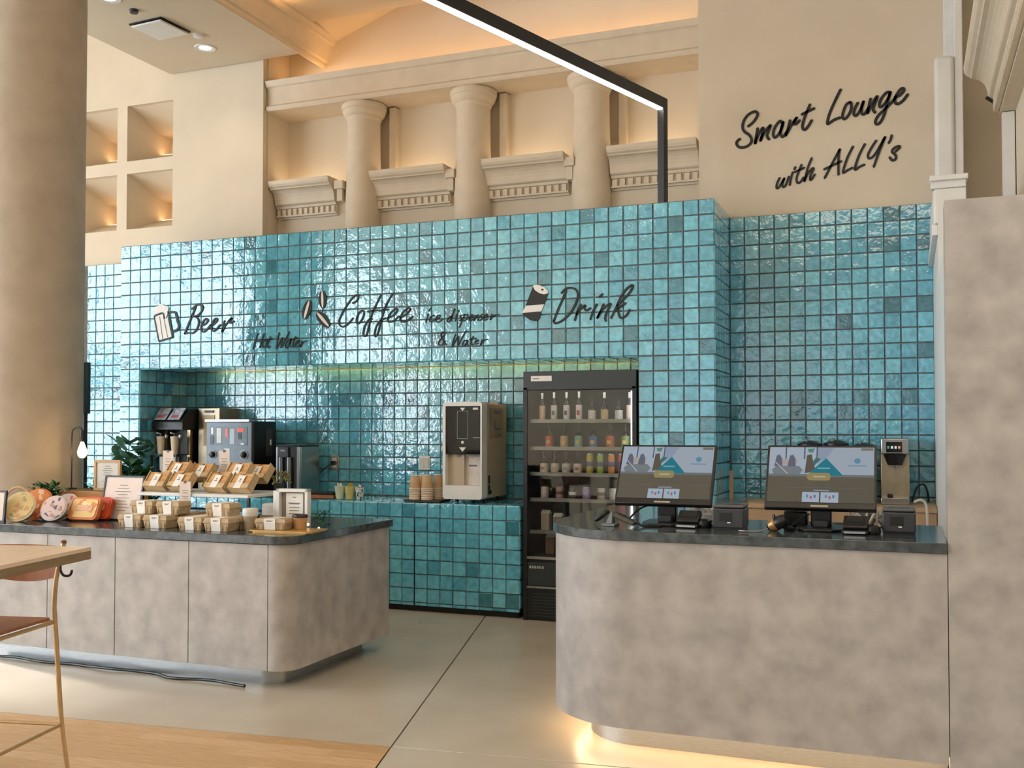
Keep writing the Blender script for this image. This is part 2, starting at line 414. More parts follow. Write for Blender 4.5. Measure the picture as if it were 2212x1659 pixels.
# ---- cornice shelves with dentils between the columns
def cornice(w, nd):
    """profile in local (y out of wall negative, z); returns meshes for a cornice of width w centred on x=0"""
    prof = [(0.0, 0.0), (-0.02, 0.0), (-0.02, 0.02), (-0.028, 0.02), (-0.028, 0.085), (-0.045, 0.09), (-0.05, 0.11), (-0.066, 0.118)]
    for k in range(7):
        a = k / 6 * math.pi / 2
        prof.append((-0.072 - 0.075 * (1 - math.cos(a)), 0.125 + 0.115 * math.sin(a)))
    prof += [(-0.152, 0.25), (-0.168, 0.262), (-0.178, 0.28), (-0.182, 0.31), (0.0, 0.31)]
    body = MB().prism(prof, -w / 2, w / 2, lambda a, b, d: (d, a, b))
    den = MB()
    n = nd
    for k in range(n):
        x = -w / 2 + (k + 0.5) * w / n
        den.box(x - w / n * 0.29, x + w / n * 0.29, -0.05, -0.027, 0.028, 0.082)
    den.box(-w / 2, w / 2, -0.048, -0.027, 0.016, 0.03)
    return body, den
for i, cx in enumerate((-4.885, -3.845, -2.825, -1.79)):
    t = thing('cornice_shelf', 'cream moulded cornice with dentils, %s of the four in the alcove' % ('leftmost', 'second from left', 'third from left', 'rightmost')[i], 'cornice', (cx, 7.58, 3.19), group='cornices between the alcove columns')
    b, d = cornice(0.685 if i else 0.60, 11)
    b.build('moulding', M_STUCCO, t); d.build('dentil_row', M_STUCCO, t)
    if i < 3:
        MB().box(0.34, 0.42, -0.14, -0.03, 0.20, 0.27).box(0.35, 0.40, -0.11, -0.03, 0.10, 0.20).build('bracket', M_STUCCO, t)
    MB().box(-0.30, 0.30, 0.02, 0.05, 0.235, 0.25).build('light_strip', M_LED, t, label='warm light strip on top of the ledge')
area_light('cove_light', (-3.3, 7.62, 4.39), (math.pi, 0, 0), 3.6, 0.08, 8, (1.0, 0.54, 0.20))
area_light('cove_light', (-4.64, 4.4, 4.70), (math.pi, math.radians(35), 0), 0.03, 5.0, 11, (1.0, 0.52, 0.20))
for cx in (-4.885, -3.845, -2.825, -1.79):
    area_light('cornice_uplight', (cx, 7.64, 3.46), (math.pi, 0, 0), 0.55, 0.06, 0.9, WARM)
# ---- things on the dropped soffit
t = thing('ceiling_air_panel', 'square white air panel with black surround in the soffit', 'vent', (-5.55, 6.45, 4.554), math.radians(-4))
MB().box(-0.165, 0.165, -0.165, 0.165, -0.012, 0.0).build('surround', M_BLACK, t)
MB().box(-0.14, 0.165, -0.165, 0.135, -0.035, -0.02).build('cover_panel', M_WHITE, t, bevel=0.003)
MB().box(-0.1, 0.1, -0.1, 0.1, -0.021, -0.011).build('neck', M_BLACK, t)
for i, (x, y) in enumerate(((-5.493, 6.933), (-5.52, 5.86))):
    t = thing('downlight', 'round white recessed downlight %s' % ('near the back wall' if i == 0 else 'cut off at the top edge'), 'downlight', (x, y, 4.554), group='downlights in the soffit')
    MB().lathe([(0.045, 0.0), (0.045, -0.002), (0.085, -0.008), (0.09, -0.002), (0.09, 0.0)], n=32, cap=False).build('trim_ring', M_WHITE, t, smooth=True)
    MB().lathe([(0.001, -0.004), (0.05, -0.004), (0.05, -0.001), (0.001, -0.001)], n=24).build('lens', glow('downlight_lens', (1, 0.9, 0.75), 12), t)
    spot_light('downlight_beam', (x, y, 4.53), 12, NEUT, 1.9, 0.8)
tag(MB().lathe([(0.03, -0.025), (0.032, -0.01), (0.034, 0.0)], (-5.5, 6.1, 4.554), 20).build('smoke_sensor', M_DARK, smooth=True), 'small dark round sensor on the soffit', 'sensor')
tag(MB().lathe([(0.02, -0.03), (0.04, -0.022), (0.045, 0.0)], (-5.36, 6.68, 4.554), 20).build('smoke_detector', M_WHITE, smooth=True), 'small white round detector beside the air panel', 'detector')
# ---- round concrete column
cc = struct(MB().lathe([(0.363, 0), (0.363, 5.3)], (-5.585, 5.2, 0), 96).build('column_front', M_COLM, smooth=True), 'thick round concrete column')

# ---- right side: partition, white side wall, trims, pilaster, side cornice
struct(MB().box(0.128, 1.3, 4.10, 4.26, 0.0, 2.208).build('wall_partition', M_CONC), 'tall stone-look partition beside the order counter')
struct(MB().box(0.155, 0.20, 4.262, 6.05, 0.0, 2.20).box(0.155, 0.20, 6.05, 7.335, 0.0, 2.56).build('wall_kitchen_side', M_WHITE), 'white side wall behind the partition')
tr = MB()
tr.box(0.125, 0.156, 6.10, 7.32, 2.43, 2.49); tr.box(0.135, 0.156, 6.10, 7.30, 2.49, 2.70); tr.box(0.12, 0.30, 6.05, 6.12, 2.68, 2.73); tr.box(0.115, 0.31, 6.03, 6.14, 2.72, 2.75); tr.box(0.14, 0.30, 6.06, 6.12, 2.49, 2.68)
struct(tr.build('trim_4', M_WHITE, bevel=0.004), 'white door-head moulding')
pl_ = MB().box(0.165, 0.285, 6.98, 7.10, 2.56, 3.735).build('trim_5', M_WHITE, bevel=0.025, seg=3); struct(pl_, 'white rounded pilaster board')
struct(MB().box(0.285, 0.335, 7.0, 7.35, 2.5, 5.3).box(0.23, 0.29, 7.2, 7.36, 2.5, 5.3).build('trim_6', M_WHITE, bevel=0.006), 'white corner strip rising to the ceiling')
struct(MB().box(0.156, 1.25, 7.0, 7.34, 2.45, 2.56).build('trim_7', M_WHITE))
t = thing('side_cornice', 'cream moulded cornice with dentils high on the right side', 'cornice', (0.56, 5.55, 3.295), math.radians(-90))
MB().box(-1.35, 1.35, 0.0, 0.06, 0.0, 0.31).build('backing', M_STUCCO, t)
b, d = cornice(2.7, 40)
for o in (b.build('moulding', M_STUCCO, t), d.build('dentil_row', M_STUCCO, t)): o.scale = (1, 1.25, 1.0)
struct(MB().box(0.62, 0.75, 4.2, 6.9, 2.2, 5.3).build('wall_right_upper', M_CREAM), 'cream wall under the side cornice')
struct(MB().box(0.545, 0.612, 6.84, 6.90, 2.2, 3.29).build('trim_8', M_WHITE), 'white strip below the side cornice')
tag(MB().box(-0.03, 0.03, -0.008, 0.008, -0.008, 0.008).build('wall_spotlight', M_BLACK, loc=(0.485, 6.93, 3.40), rot=(0, 0.7, 0)), 'tiny black fitting at the foot of the side cornice', 'fitting')

# ================================================================== glazed tile walls
TP = 0.104; TS = 0.0995
YW, YR = 6.742, 7.334            # front face of the bulkhead, face of the recessed wall
ZT = 2.885
def tile_verts(rng, tilt=0.010, wob=0.0012):
    """one hand-made tile lying in x-z, face towards -y, centred on the origin, back at y=+0.006"""
    h = TS / 2; c = 0.0035
    ax, az = rng.gauss(0, tilt), rng.gauss(0, tilt)
    v = []; f = []
    g4 = (-h + c, -h * 0.33, h * 0.33, h - c)
    for z in g4:
        for x in g4:
            edge = (abs(x) > h * 0.5) + (abs(z) > h * 0.5)
            y = -0.0035 + rng.uniform(-wob, wob) * (0.6 if edge else 1) + ax * x + az * z - (0 if edge else 0.0004)
            v.append((x + (rng.uniform(-1, 1) * 0.0008 if edge else 0), y, z + (rng.uniform(-1, 1) * 0.0008 if edge else 0)))
    for j in range(3):
        for i in range(3): f.append((j * 4 + i, j * 4 + i + 1, j * 4 + i + 5, j * 4 + i + 4))
    ring = [0, 1, 2, 3, 7, 11, 15, 14, 13, 12, 8, 4]
    base = len(v)
    for k in ring:
        x, y, z = v[k]
        sx = h * (1 if x > 0 else -1) if abs(x) > h * 0.5 else x
        sz = h * (1 if z > 0 else -1) if abs(z) > h * 0.5 else z
        v.append((sx, 0.006, sz))
    n = len(ring)
    for k in range(n): f.append((ring[k], base + k, base + (k + 1) % n, ring[(k + 1) % n]))
    return v, f
_rng = random.Random(3)
TILE_MESH = []
for k in range(14):
    v, f = tile_verts(_rng)
    me = bpy.data.meshes.new('tile'); me.from_pydata(v, [], f)
    bm = bmesh.new(); bm.from_mesh(me); bmesh.ops.recalc_face_normals(bm, faces=bm.faces)
    bm.faces.ensure_lookup_table()
    if bm.faces[4].normal.y > 0: bmesh.ops.reverse_faces(bm, faces=bm.faces)
    bm.to_mesh(me); bm.free()
    me.materials.append(M_TILE); me.shade_smooth(); me.set_sharp_from_angle(angle=math.radians(30)); TILE_MESH.append(me)
R_FRONT = Matrix.Identity(3)
R_RIGHT = Matrix.Rotation(math.radians(90), 3, 'Z')        # faces +x
R_UP = Matrix.Rotation(math.radians(-90), 3, 'X')          # faces up
R_DOWN = Matrix.Rotation(math.radians(90), 3, 'X')         # faces down
def lay_tiles(parent, spots, R, limit=300):
    """spots: list of (x, y, z, sx, sz); the first `limit` become tiles of their own, the rest one joined part"""
    e = R.to_euler()
    for (x, y, z, sx, sz) in spots[:limit]:
        o = bpy.data.objects.new('tile', _rng.choice(TILE_MESH)); COL.objects.link(o); o.parent = parent
        o.location = (x, y, z); o.rotation_euler = e; o.scale = (sx, 1, sz)
    if len(spots) > limit:
        mb = MB()
        for (x, y, z, sx, sz) in spots[limit:]:
            v, f = tile_verts(_rng)
            mb.add([R @ Vector((a * sx, b, c * sz)) + Vector((x, y, z)) for a, b, c in v], f)
        o = mb.build('tile', M_TILE, parent, smooth=True, angle=30); o['kind'] = 'stuff'
def near(sp): return (sp[0]) ** 2 + sp[1] ** 2
XC = lambda k: -6.19 + (k + 0.5) * TP
ZR = lambda r: ZT - (r + 0.5) * TP
NL, NR_, ZN = -6.19 + 2 * TP, -6.19 + 43 * TP, ZT - 10 * TP      # niche limits
XE = -6.19 + 48 * TP                                             # right end of the bulkhead
# bulkhead header
hd = struct(MB().box(-6.19, XE - 0.012, YW + 0.004, YR - 0.10, ZN + 0.006, ZT).box(-6.19, XE - 0.012, YR - 0.10, YR + 0.01, ZN + 0.085, ZT).build('wall_header', M_GROUT), 'teal glazed tile bulkhead above the drinks niche')
sp = [(XC(c), YW, ZR(r), 1, 1) for r in range(10) for c in range(48)]
sp.sort(key=near); lay_tiles(hd, sp, R_FRONT)
sf = struct(MB().box(NL, NR_, YW + 0.02, YR - 0.10, ZN + 0.004, ZN + 0.008).build('wall_niche_top', M_GROUT), 'tiled soffit of the drinks niche')
sp = [(XC(c), YW + (r + 0.5) * 0.0985 + 0.004, ZN, 1, 0.96) for r in range(5) for c in range(2, 43)]
lay_tiles(sf, sp, R_DOWN, 0)
# piers
for nm, c0, c1, lab in (('wall_pier_left', 0, 2, 'narrow teal tiled pier left of the niche'), ('wall_pier_right', 43, 48, 'teal tiled pier right of the fridge')):
    p = struct(MB().box(-6.19 + c0 * TP, -6.19 + c1 * TP - (0.012 if c1 == 48 else 0.0), YW + 0.004, YR + 0.01, 0, ZN + 0.006).build(nm, M_GROUT), lab)
    lay_tiles(p, [(XC(c), YW, ZR(r), 1, 1) for r in range(10, 27) for c in range(c0, c1)], R_FRONT)
# return face of the bulkhead
rt = struct(MB().box(XE - 0.012, XE - 0.006, YW + 0.004, YR + 0.01, 0, ZT).build('wall_return', M_GROUT), 'narrow teal tiled return of the bulkhead')
lay_tiles(rt, [(XE, YW + (c + 0.5) * 0.0985, ZR(r), 0.96, 1) for r in range(27) for c in range(6)], R_RIGHT)
# niche back and side
nb = struct(MB().box(NL, NR_, YR + 0.004, YR + 0.02, 0, ZN).build('wall_niche_back', M_GROUT), 'teal tiled back of the drinks niche')
sp = [(XC(c), YR, ZR(r), 1, 1) for r in range(10, 20) for c in range(2, 43)]
sp.sort(key=near)
front = [s for s in sp if s[0] < -2.45]; back = [s for s in sp if s[0] >= -2.45]
lay_tiles(nb, front + back, R_FRONT)
ns = struct(MB().box(NL - 0.01, NL - 0.004, YW + 0.01, YR, 0, ZN).build('wall_niche_side', M_GROUT), 'teal tiled left cheek of the niche')
lay_tiles(ns, [(NL, YW + (c + 0.5) * 0.0985, ZR(r), 0.96, 1) for r in range(10, 20) for c in range(6)], R_RIGHT)
# recessed walls either side
rr = struct(MB().box(XE - 0.01, 0.150, YR + 0.004, YR + 0.02, 0, ZT - 0.02).build('wall_recess_right', M_GROUT), 'recessed teal tiled wall behind the order counter')
lay_tiles(rr, [(XE + 0.004 + (c + 0.5) * TP, YR, ZR(r) - 0.018, 1, 1) for r in range(22) for c in range(13)], R_FRONT)
rl = struct(MB().box(-7.6, -6.19, YR + 0.004, YR + 0.02, 0, ZT - 0.02).build('wall_recess_left', M_GROUT), 'recessed teal tiled wall beside the column')
lay_tiles(rl, [(-6.19 - (c + 0.5) * TP, YR, ZR(r) - 0.018, 1, 1) for r in range(22) for c in range(9)], R_FRONT)
# warm strip in the niche soffit
nl_ = thing('niche_light', 'slim warm light strip hidden at the top of the niche', 'light', (-3.7, YR - 0.05, ZN + 0.084))
MB().box(-1.95, 1.85, -0.012, 0.012, -0.012, 0.0).build('housing', M_STEEL, nl_)
MB().box(-1.93, 1.83, -0.008, 0.008, -0.015, -0.0121).build('diffuser', glow('niche_led', (1.0, 0.50, 0.16), 44.0), nl_)

# ---- tiled back counter in the niche
bc = thing('back_counter', 'teal tiled back counter inside the drinks niche', 'counter', (0, 0, 0))
CX1 = -2.585
MB().box(NL, CX1 - 0.01, YW + 0.006, YR, 0.045, 0.790).build('carcass', M_GROUT, bc)
MB().box(NL, CX1 - 0.02, YW + 0.04, YR - 0.1, 0.0, 0.046).build('kick_board', M_BLACK, bc)
NCF = int((CX1 - NL) / TP)
sp = []
for r in range(8):
    for c in range(NCF):
        zz = 0.796 - (r + 0.5) * TP; s = 1.0
        if r == 7: zz = 0.796 - 7 * TP - 0.011; s = 0.2
        sp.append((CX1 - (c + 0.5) * TP, YW, zz, 1, s))
gap = CX1 - 8 * TP
sp.sort(key=near); lay_tiles(bc, sp, R_FRONT, 300)
sp = [(CX1 - (c + 0.5) * TP, YW + (r + 0.5) * 0.0985, 0.796, 1, 0.96) for r in range(6) for c in range(NCF)]
sp.sort(key=near); lay_tiles(bc, sp, R_UP, 0)
MB().box(gap - 0.0025, gap + 0.0025, YW - 0.005, YW + 0.01, 0.04, 0.69).build('door_gap', M_BLACK, bc)
sp = [(CX1 + 0.0, YW + (c + 0.5) * 0.0985, 0.796 - (r + 0.5) * TP, 0.96, 1) for r in range(7) for c in range(6)]
lay_tiles(bc, sp, R_RIGHT, 0)

# ================================================================== lettering and symbols
WORDS={'Smart':[[[(-1.063,3.521),(-1.025,3.549),(-.997,3.59),(-.997,3.612),(-1.019,3.623),(-1.062,3.604),(-1.093,3.563),(-1.101,3.519),(-1.088,3.486),(-1.054,3.457),(-1.038,3.423),(-1.048,3.393),(-1.082,3.374),(-1.119,3.375),(-1.141,3.393),(-1.143,3.418),(-1.119,3.438)]],[[(-.995,3.501),(-1.004,3.452),(-1.014,3.392)],[(-1.014,3.392),(-.992,3.45),(-.964,3.495),(-.955,3.491),(-.964,3.447),(-.977,3.408)],[(-.977,3.408),(-.952,3.459),(-.915,3.505),(-.905,3.507),(-.921,3.468),(-.93,3.437),(-.915,3.411)]],[[(-.826,3.521),(-.838,3.535),(-.863,3.512),(-.884,3.47),(-.885,3.433),(-.869,3.422),(-.842,3.453),(-.823,3.495),(-.817,3.526)],[(-.817,3.526),(-.833,3.471),(-.833,3.433),(-.818,3.422),(-.793,3.454)]],[[(-.769,3.533),(-.784,3.478),(-.8,3.427)],[(-.8,3.43),(-.772,3.477),(-.726,3.547),(-.736,3.523),(-.742,3.505),(-.727,3.503),(-.703,3.526)]],[[(-.633,3.63),(-.661,3.565),(-.682,3.505),(-.684,3.468),(-.667,3.455),(-.643,3.482),(-.622,3.517)],[(-.69,3.565),(-.648,3.582),(-.604,3.599)]]],'Lounge':[[[(-.427,3.711),(-.465,3.635),(-.501,3.553),(-.517,3.493),(-.51,3.48),(-.472,3.503),(-.431,3.514)]],[[(-.366,3.614),(-.39,3.601),(-.41,3.555),(-.416,3.518),(-.402,3.501),(-.376,3.526),(-.358,3.567),(-.358,3.604),(-.366,3.614)]],[[(-.314,3.605),(-.335,3.564),(-.341,3.528),(-.324,3.517),(-.298,3.554),(-.277,3.61)],[(-.277,3.61),(-.289,3.565),(-.289,3.529),(-.272,3.521),(-.246,3.56)]],[[(-.231,3.623),(-.243,3.572),(-.252,3.524)],[(-.252,3.524),(-.223,3.582),(-.194,3.63),(-.188,3.624),(-.206,3.58),(-.215,3.544),(-.201,3.522)]],[[(-.109,3.635),(-.112,3.654),(-.132,3.65),(-.16,3.617),(-.175,3.576),(-.166,3.557),(-.144,3.573),(-.115,3.618),(-.103,3.653)],[(-.103,3.653),(-.127,3.565),(-.15,3.488),(-.173,3.449),(-.193,3.442),(-.201,3.461),(-.184,3.498),(-.144,3.536),(-.098,3.579),(-.067,3.615)]],[[(-.076,3.613),(-.047,3.622),(-.019,3.649),(-.019,3.667),(-.036,3.666),(-.064,3.63),(-.076,3.589),(-.059,3.566),(-.025,3.583),(.008,3.624)]]],'with':[[[(-.844,3.13),(-.862,3.091),(-.866,3.06),(-.85,3.062),(-.826,3.1),(-.811,3.124)],[(-.811,3.124),(-.826,3.085),(-.82,3.062),(-.802,3.076),(-.78,3.134)]],[[(-.753,3.163),(-.768,3.114),(-.775,3.071)],[(-.736,3.197),(-.744,3.18)]],[[(-.693,3.21),(-.717,3.153),(-.729,3.11),(-.721,3.082),(-.7,3.089),(-.681,3.119)],[(-.741,3.161),(-.675,3.186)]],[[(-.624,3.25),(-.651,3.184),(-.676,3.09)],[(-.676,3.09),(-.652,3.141),(-.622,3.175),(-.613,3.171),(-.631,3.133),(-.637,3.102),(-.628,3.098),(-.604,3.133)]]],"ALLY's":[[[(-.436,3.293),(-.474,3.223),(-.539,3.1)],[(-.436,3.293),(-.445,3.232),(-.446,3.116)],[(-.542,3.162),(-.486,3.184),(-.425,3.209)]],[[(-.349,3.303),(-.387,3.227),(-.416,3.131),(-.387,3.141),(-.353,3.156)]],[[(-.271,3.313),(-.312,3.232),(-.338,3.143),(-.307,3.158),(-.275,3.17)]],[[(-.197,3.33),(-.231,3.278),(-.252,3.232),(-.24,3.209),(-.203,3.239),(-.14,3.348)],[(-.14,3.348),(-.186,3.231),(-.215,3.149)]],[[(-.097,3.356),(-.105,3.326),(-.118,3.303)]],[[(-.076,3.239),(-.048,3.266),(-.056,3.276),(-.084,3.264),(-.096,3.241),(-.073,3.214),(-.076,3.187),(-.096,3.183),(-.113,3.206)]]],'Beer':[[[(-5.408,2.342),(-5.447,2.269),(-5.518,2.125)],[(-5.448,2.324),(-5.408,2.351),(-5.369,2.359),(-5.339,2.342),(-5.345,2.31),(-5.376,2.279),(-5.416,2.264),(-5.451,2.265)],[(-5.416,2.264),(-5.384,2.24),(-5.379,2.201),(-5.399,2.156),(-5.438,2.128),(-5.486,2.132),(-5.518,2.125)]],[[(-5.344,2.187),(-5.312,2.198),(-5.289,2.223),(-5.301,2.24),(-5.328,2.225),(-5.352,2.187),(-5.351,2.148),(-5.331,2.134),(-5.296,2.153),(-5.257,2.19)]],[[(-5.249,2.183),(-5.218,2.201),(-5.195,2.226),(-5.203,2.239),(-5.226,2.227),(-5.25,2.19),(-5.253,2.154),(-5.233,2.138),(-5.202,2.153),(-5.164,2.187)]],[[(-5.125,2.217),(-5.137,2.173),(-5.148,2.128)],[(-5.148,2.128),(-5.117,2.178),(-5.056,2.237),(-5.075,2.209),(-5.067,2.197),(-5.033,2.21)]]],'Hot':[[[(-4.804,2.104),(-4.83,2.041),(-4.849,1.982)],[(-4.745,2.102),(-4.767,2.046),(-4.785,1.989)],[(-4.827,2.038),(-4.759,2.052)]],[[(-4.733,2.057),(-4.759,2.027),(-4.755,1.992),(-4.729,2.007),(-4.718,2.044),(-4.733,2.057)]],[[(-4.685,2.075),(-4.707,2.025),(-4.71,1.987),(-4.688,1.999)],[(-4.722,2.047),(-4.67,2.061)]]],'Water':[[[(-4.604,2.103),(-4.622,2.041),(-4.629,1.979),(-4.596,2.034),(-4.574,2.062),(-4.588,1.984),(-4.552,2.039),(-4.512,2.106)]],[[(-4.504,2.047),(-4.533,2.032),(-4.548,1.995),(-4.533,1.982),(-4.504,2.019),(-4.495,2.05)],[(-4.495,2.05),(-4.507,2.0),(-4.493,1.987)]],[[(-4.453,2.067),(-4.475,2.018),(-4.475,1.987),(-4.46,1.993)],[(-4.486,2.04),(-4.435,2.057)]],[[(-4.453,2.005),(-4.428,2.023),(-4.424,2.038),(-4.442,2.029),(-4.456,1.999),(-4.442,1.985),(-4.413,2.004)]],[[(-4.397,2.031),(-4.406,1.985)],[(-4.406,1.985),(-4.384,2.021),(-4.355,2.03)]]],'Coffee':[[[(-3.946,2.306),(-3.908,2.323),(-3.896,2.356),(-3.913,2.367),(-3.959,2.333),(-4.017,2.262),(-4.059,2.189),(-4.064,2.153),(-4.034,2.128),(-3.983,2.15),(-3.941,2.192)]],[[(-3.858,2.248),(-3.891,2.227),(-3.912,2.176),(-3.899,2.147),(-3.866,2.175),(-3.845,2.225),(-3.858,2.248)]],[[(-3.701,2.357),(-3.742,2.286),(-3.775,2.222),(-3.799,2.143),(-3.82,2.071),(-3.84,2.049),(-3.853,2.068),(-3.841,2.122),(-3.808,2.172),(-3.775,2.178)],[(-3.816,2.237),(-3.734,2.242)]],[[(-3.603,2.36),(-3.652,2.29),(-3.684,2.211),(-3.709,2.132),(-3.729,2.067),(-3.749,2.046),(-3.756,2.068),(-3.741,2.119),(-3.709,2.161),(-3.66,2.181)],[(-3.717,2.24),(-3.635,2.245)]],[[(-3.643,2.18),(-3.595,2.2),(-3.562,2.235),(-3.578,2.247),(-3.619,2.216),(-3.643,2.173),(-3.635,2.151),(-3.594,2.157),(-3.546,2.191)]],[[(-3.538,2.176),(-3.49,2.203),(-3.457,2.234),(-3.47,2.249),(-3.514,2.219),(-3.538,2.169),(-3.526,2.147),(-3.489,2.153),(-3.433,2.183)]]],'ice':[[[(-3.306,2.199),(-3.326,2.132)],[(-3.287,2.238),(-3.302,2.218)]],[[(-3.255,2.187),(-3.286,2.174),(-3.294,2.142),(-3.267,2.143),(-3.243,2.158)]],[[(-3.243,2.154),(-3.212,2.171),(-3.212,2.185),(-3.235,2.175),(-3.243,2.143),(-3.22,2.135),(-3.188,2.155)]]],'dispenser':[[[(-3.118,2.174),(-3.142,2.161),(-3.153,2.136),(-3.134,2.136),(-3.111,2.174)],[(-3.091,2.226),(-3.118,2.153),(-3.111,2.135)]],[[(-3.072,2.186),(-3.087,2.136)],[(-3.057,2.214),(-3.064,2.201)]],[[(-3.022,2.179),(-3.049,2.171),(-3.037,2.153),(-3.053,2.135)]],[[(-3.01,2.184),(-3.033,2.135),(-3.053,2.09)],[(-3.014,2.173),(-2.987,2.179),(-2.995,2.148),(-3.022,2.135)]],[[(-2.972,2.153),(-2.945,2.167),(-2.953,2.178),(-2.972,2.161),(-2.972,2.135),(-2.942,2.146)]],[[(-2.926,2.173),(-2.938,2.132)],[(-2.938,2.132),(-2.911,2.171),(-2.9,2.167),(-2.907,2.133)]],[[(-2.866,2.178),(-2.885,2.168),(-2.873,2.15),(-2.892,2.132)]],[[(-2.858,2.15),(-2.832,2.166),(-2.839,2.177),(-2.858,2.16),(-2.854,2.134),(-2.828,2.145)]],[[(-2.798,2.175),(-2.809,2.134)],[(-2.809,2.134),(-2.783,2.166),(-2.738,2.169)]]],'& Water':[[[(-3.169,1.992),(-3.196,1.964),(-3.223,1.972),(-3.211,2.0),(-3.18,2.028),(-3.169,2.052),(-3.188,2.06),(-3.2,2.039),(-3.184,1.999),(-3.157,1.96)]],[[(-3.083,2.039),(-3.099,2.004),(-3.11,1.951),(-3.079,2.003),(-3.06,2.02),(-3.064,1.957),(-3.033,2.009),(-2.999,2.064)]],[[(-2.991,1.993),(-3.018,1.987),(-3.029,1.959),(-3.01,1.957),(-2.987,1.993)],[(-2.987,1.993),(-2.991,1.962),(-2.98,1.957)]],[[(-2.941,2.02),(-2.957,1.992),(-2.96,1.961),(-2.941,1.964)],[(-2.972,1.998),(-2.919,2.005)]],[[(-2.926,1.976),(-2.903,1.987),(-2.911,1.994),(-2.926,1.984),(-2.926,1.962),(-2.9,1.97)]],[[(-2.873,1.993),(-2.884,1.957)],[(-2.884,1.957),(-2.858,1.988),(-2.828,1.995)]]],'Drink':[[[(-2.234,2.317),(-2.261,2.254),(-2.297,2.178),(-2.326,2.107)],[(-2.268,2.301),(-2.238,2.329),(-2.194,2.335),(-2.158,2.317),(-2.147,2.278),(-2.163,2.224),(-2.203,2.158),(-2.261,2.109),(-2.311,2.091),(-2.326,2.107)]],[[(-2.125,2.216),(-2.149,2.172),(-2.17,2.107)],[(-2.158,2.143),(-2.132,2.18),(-2.094,2.208),(-2.099,2.183),(-2.083,2.173),(-2.056,2.187)]],[[(-2.009,2.213),(-2.035,2.167),(-2.057,2.108)],[(-1.968,2.281),(-1.99,2.262)]],[[(-1.961,2.211),(-1.982,2.165),(-2.007,2.116)],[(-2.007,2.116),(-1.969,2.173),(-1.922,2.208),(-1.913,2.203),(-1.939,2.155),(-1.951,2.114),(-1.944,2.092)]],[[(-1.909,2.112),(-1.874,2.177),(-1.84,2.251),(-1.797,2.308),(-1.762,2.331),(-1.754,2.321),(-1.78,2.277),(-1.827,2.23),(-1.865,2.194)],[(-1.866,2.173),(-1.805,2.211)],[(-1.857,2.177),(-1.853,2.135),(-1.836,2.11),(-1.801,2.124),(-1.776,2.165)]]]}
POLYS={'foam':[(-5.846,2.291),(-5.83,2.34),(-5.812,2.361),(-5.792,2.363),(-5.771,2.381),(-5.743,2.383),(-5.722,2.364),(-5.698,2.364),(-5.68,2.344),(-5.689,2.305),(-5.709,2.258),(-5.73,2.296),(-5.771,2.305)],'glass':[(-5.824,2.278),(-5.73,2.298),(-5.717,2.254),(-5.689,2.265),(-5.646,2.103),(-5.768,2.072)],'can_top':[(-2.481,2.361),(-2.467,2.37),(-2.433,2.367),(-2.392,2.346),(-2.367,2.321),(-2.369,2.304),(-2.396,2.299),(-2.433,2.309),(-2.465,2.332)],'can_mid':[(-2.481,2.357),(-2.465,2.33),(-2.433,2.307),(-2.396,2.297),(-2.367,2.302),(-2.396,2.228),(-2.534,2.227)],'can_white':[(-2.534,2.223),(-2.396,2.228),(-2.417,2.179),(-2.562,2.174)],'can_low':[(-2.562,2.172),(-2.417,2.177),(-2.433,2.124),(-2.46,2.11),(-2.502,2.12),(-2.548,2.154)]}
STROKES={'mug_lines':[[(-5.826,2.277),(-5.776,2.072)],[(-5.776,2.072),(-5.638,2.1)],[(-5.685,2.314),(-5.637,2.099)],[(-5.826,2.278),(-5.771,2.3),(-5.734,2.299),(-5.725,2.257)]],'mug_stripes':[[(-5.77,2.275),(-5.737,2.089)],[(-5.725,2.253),(-5.687,2.104)]],'handle':[[(-5.679,2.304),(-5.649,2.308),(-5.612,2.301),(-5.591,2.235),(-5.576,2.189),(-5.594,2.16),(-5.639,2.145)]]}
BEANS=[[(-4.351,2.272),(-4.327,2.346),(-4.394,2.263)],[(-4.21,2.346),(-4.213,2.415),(-4.249,2.348)],[(-4.205,2.191),(-4.261,2.25),(-4.239,2.159)]]

def lettering(key, name, label, w, y):
    xs = [p[0] for l in WORDS[key] for s in l for p in s]; zs = [p[1] for l in WORDS[key] for s in l for p in s]
    ox, oz = min(xs), min(zs)
    t = thing(name, label, 'lettering', (ox, y, oz))
    for l in WORDS[key]:
        mb = MB()
        for s in l: ribbon(mb, [(p[0] - ox, p[1] - oz) for p in s], w, 0.004, -0.003)
        mb.build('letter', M_INK, t)
WR = WALL_Y - 0.004
lettering('Smart', 'wall_lettering', 'black script word Smart on the cream wall', 0.019, WR)
lettering('Lounge', 'wall_lettering', 'black script word Lounge on the cream wall', 0.019, WR)
lettering('with', 'wall_lettering', 'black script word with on the cream wall', 0.015, WR)
lettering("ALLY's", 'wall_lettering', "black script word ALLY's on the cream wall", 0.016, WR)
WF = YW - 0.009
lettering('Beer', 'tile_lettering', 'black script word Beer on the teal tiles', 0.014, WF)
lettering('Hot', 'tile_lettering', 'small black script word Hot on the teal tiles', 0.009, WF)
lettering('Water', 'tile_lettering', 'small black script word Water after Hot', 0.009, WF)
lettering('Coffee', 'tile_lettering', 'black script word Coffee on the teal tiles', 0.012, WF)
lettering('ice', 'tile_lettering', 'small black script word ice on the teal tiles', 0.008, WF)
lettering('dispenser', 'tile_lettering', 'small black script word dispenser on the teal tiles', 0.008, WF)
lettering('& Water', 'tile_lettering', 'small black script ampersand and word Water under dispenser', 0.008, WF)
lettering('Drink', 'tile_lettering', 'black script word Drink above the fridge', 0.014, WF)
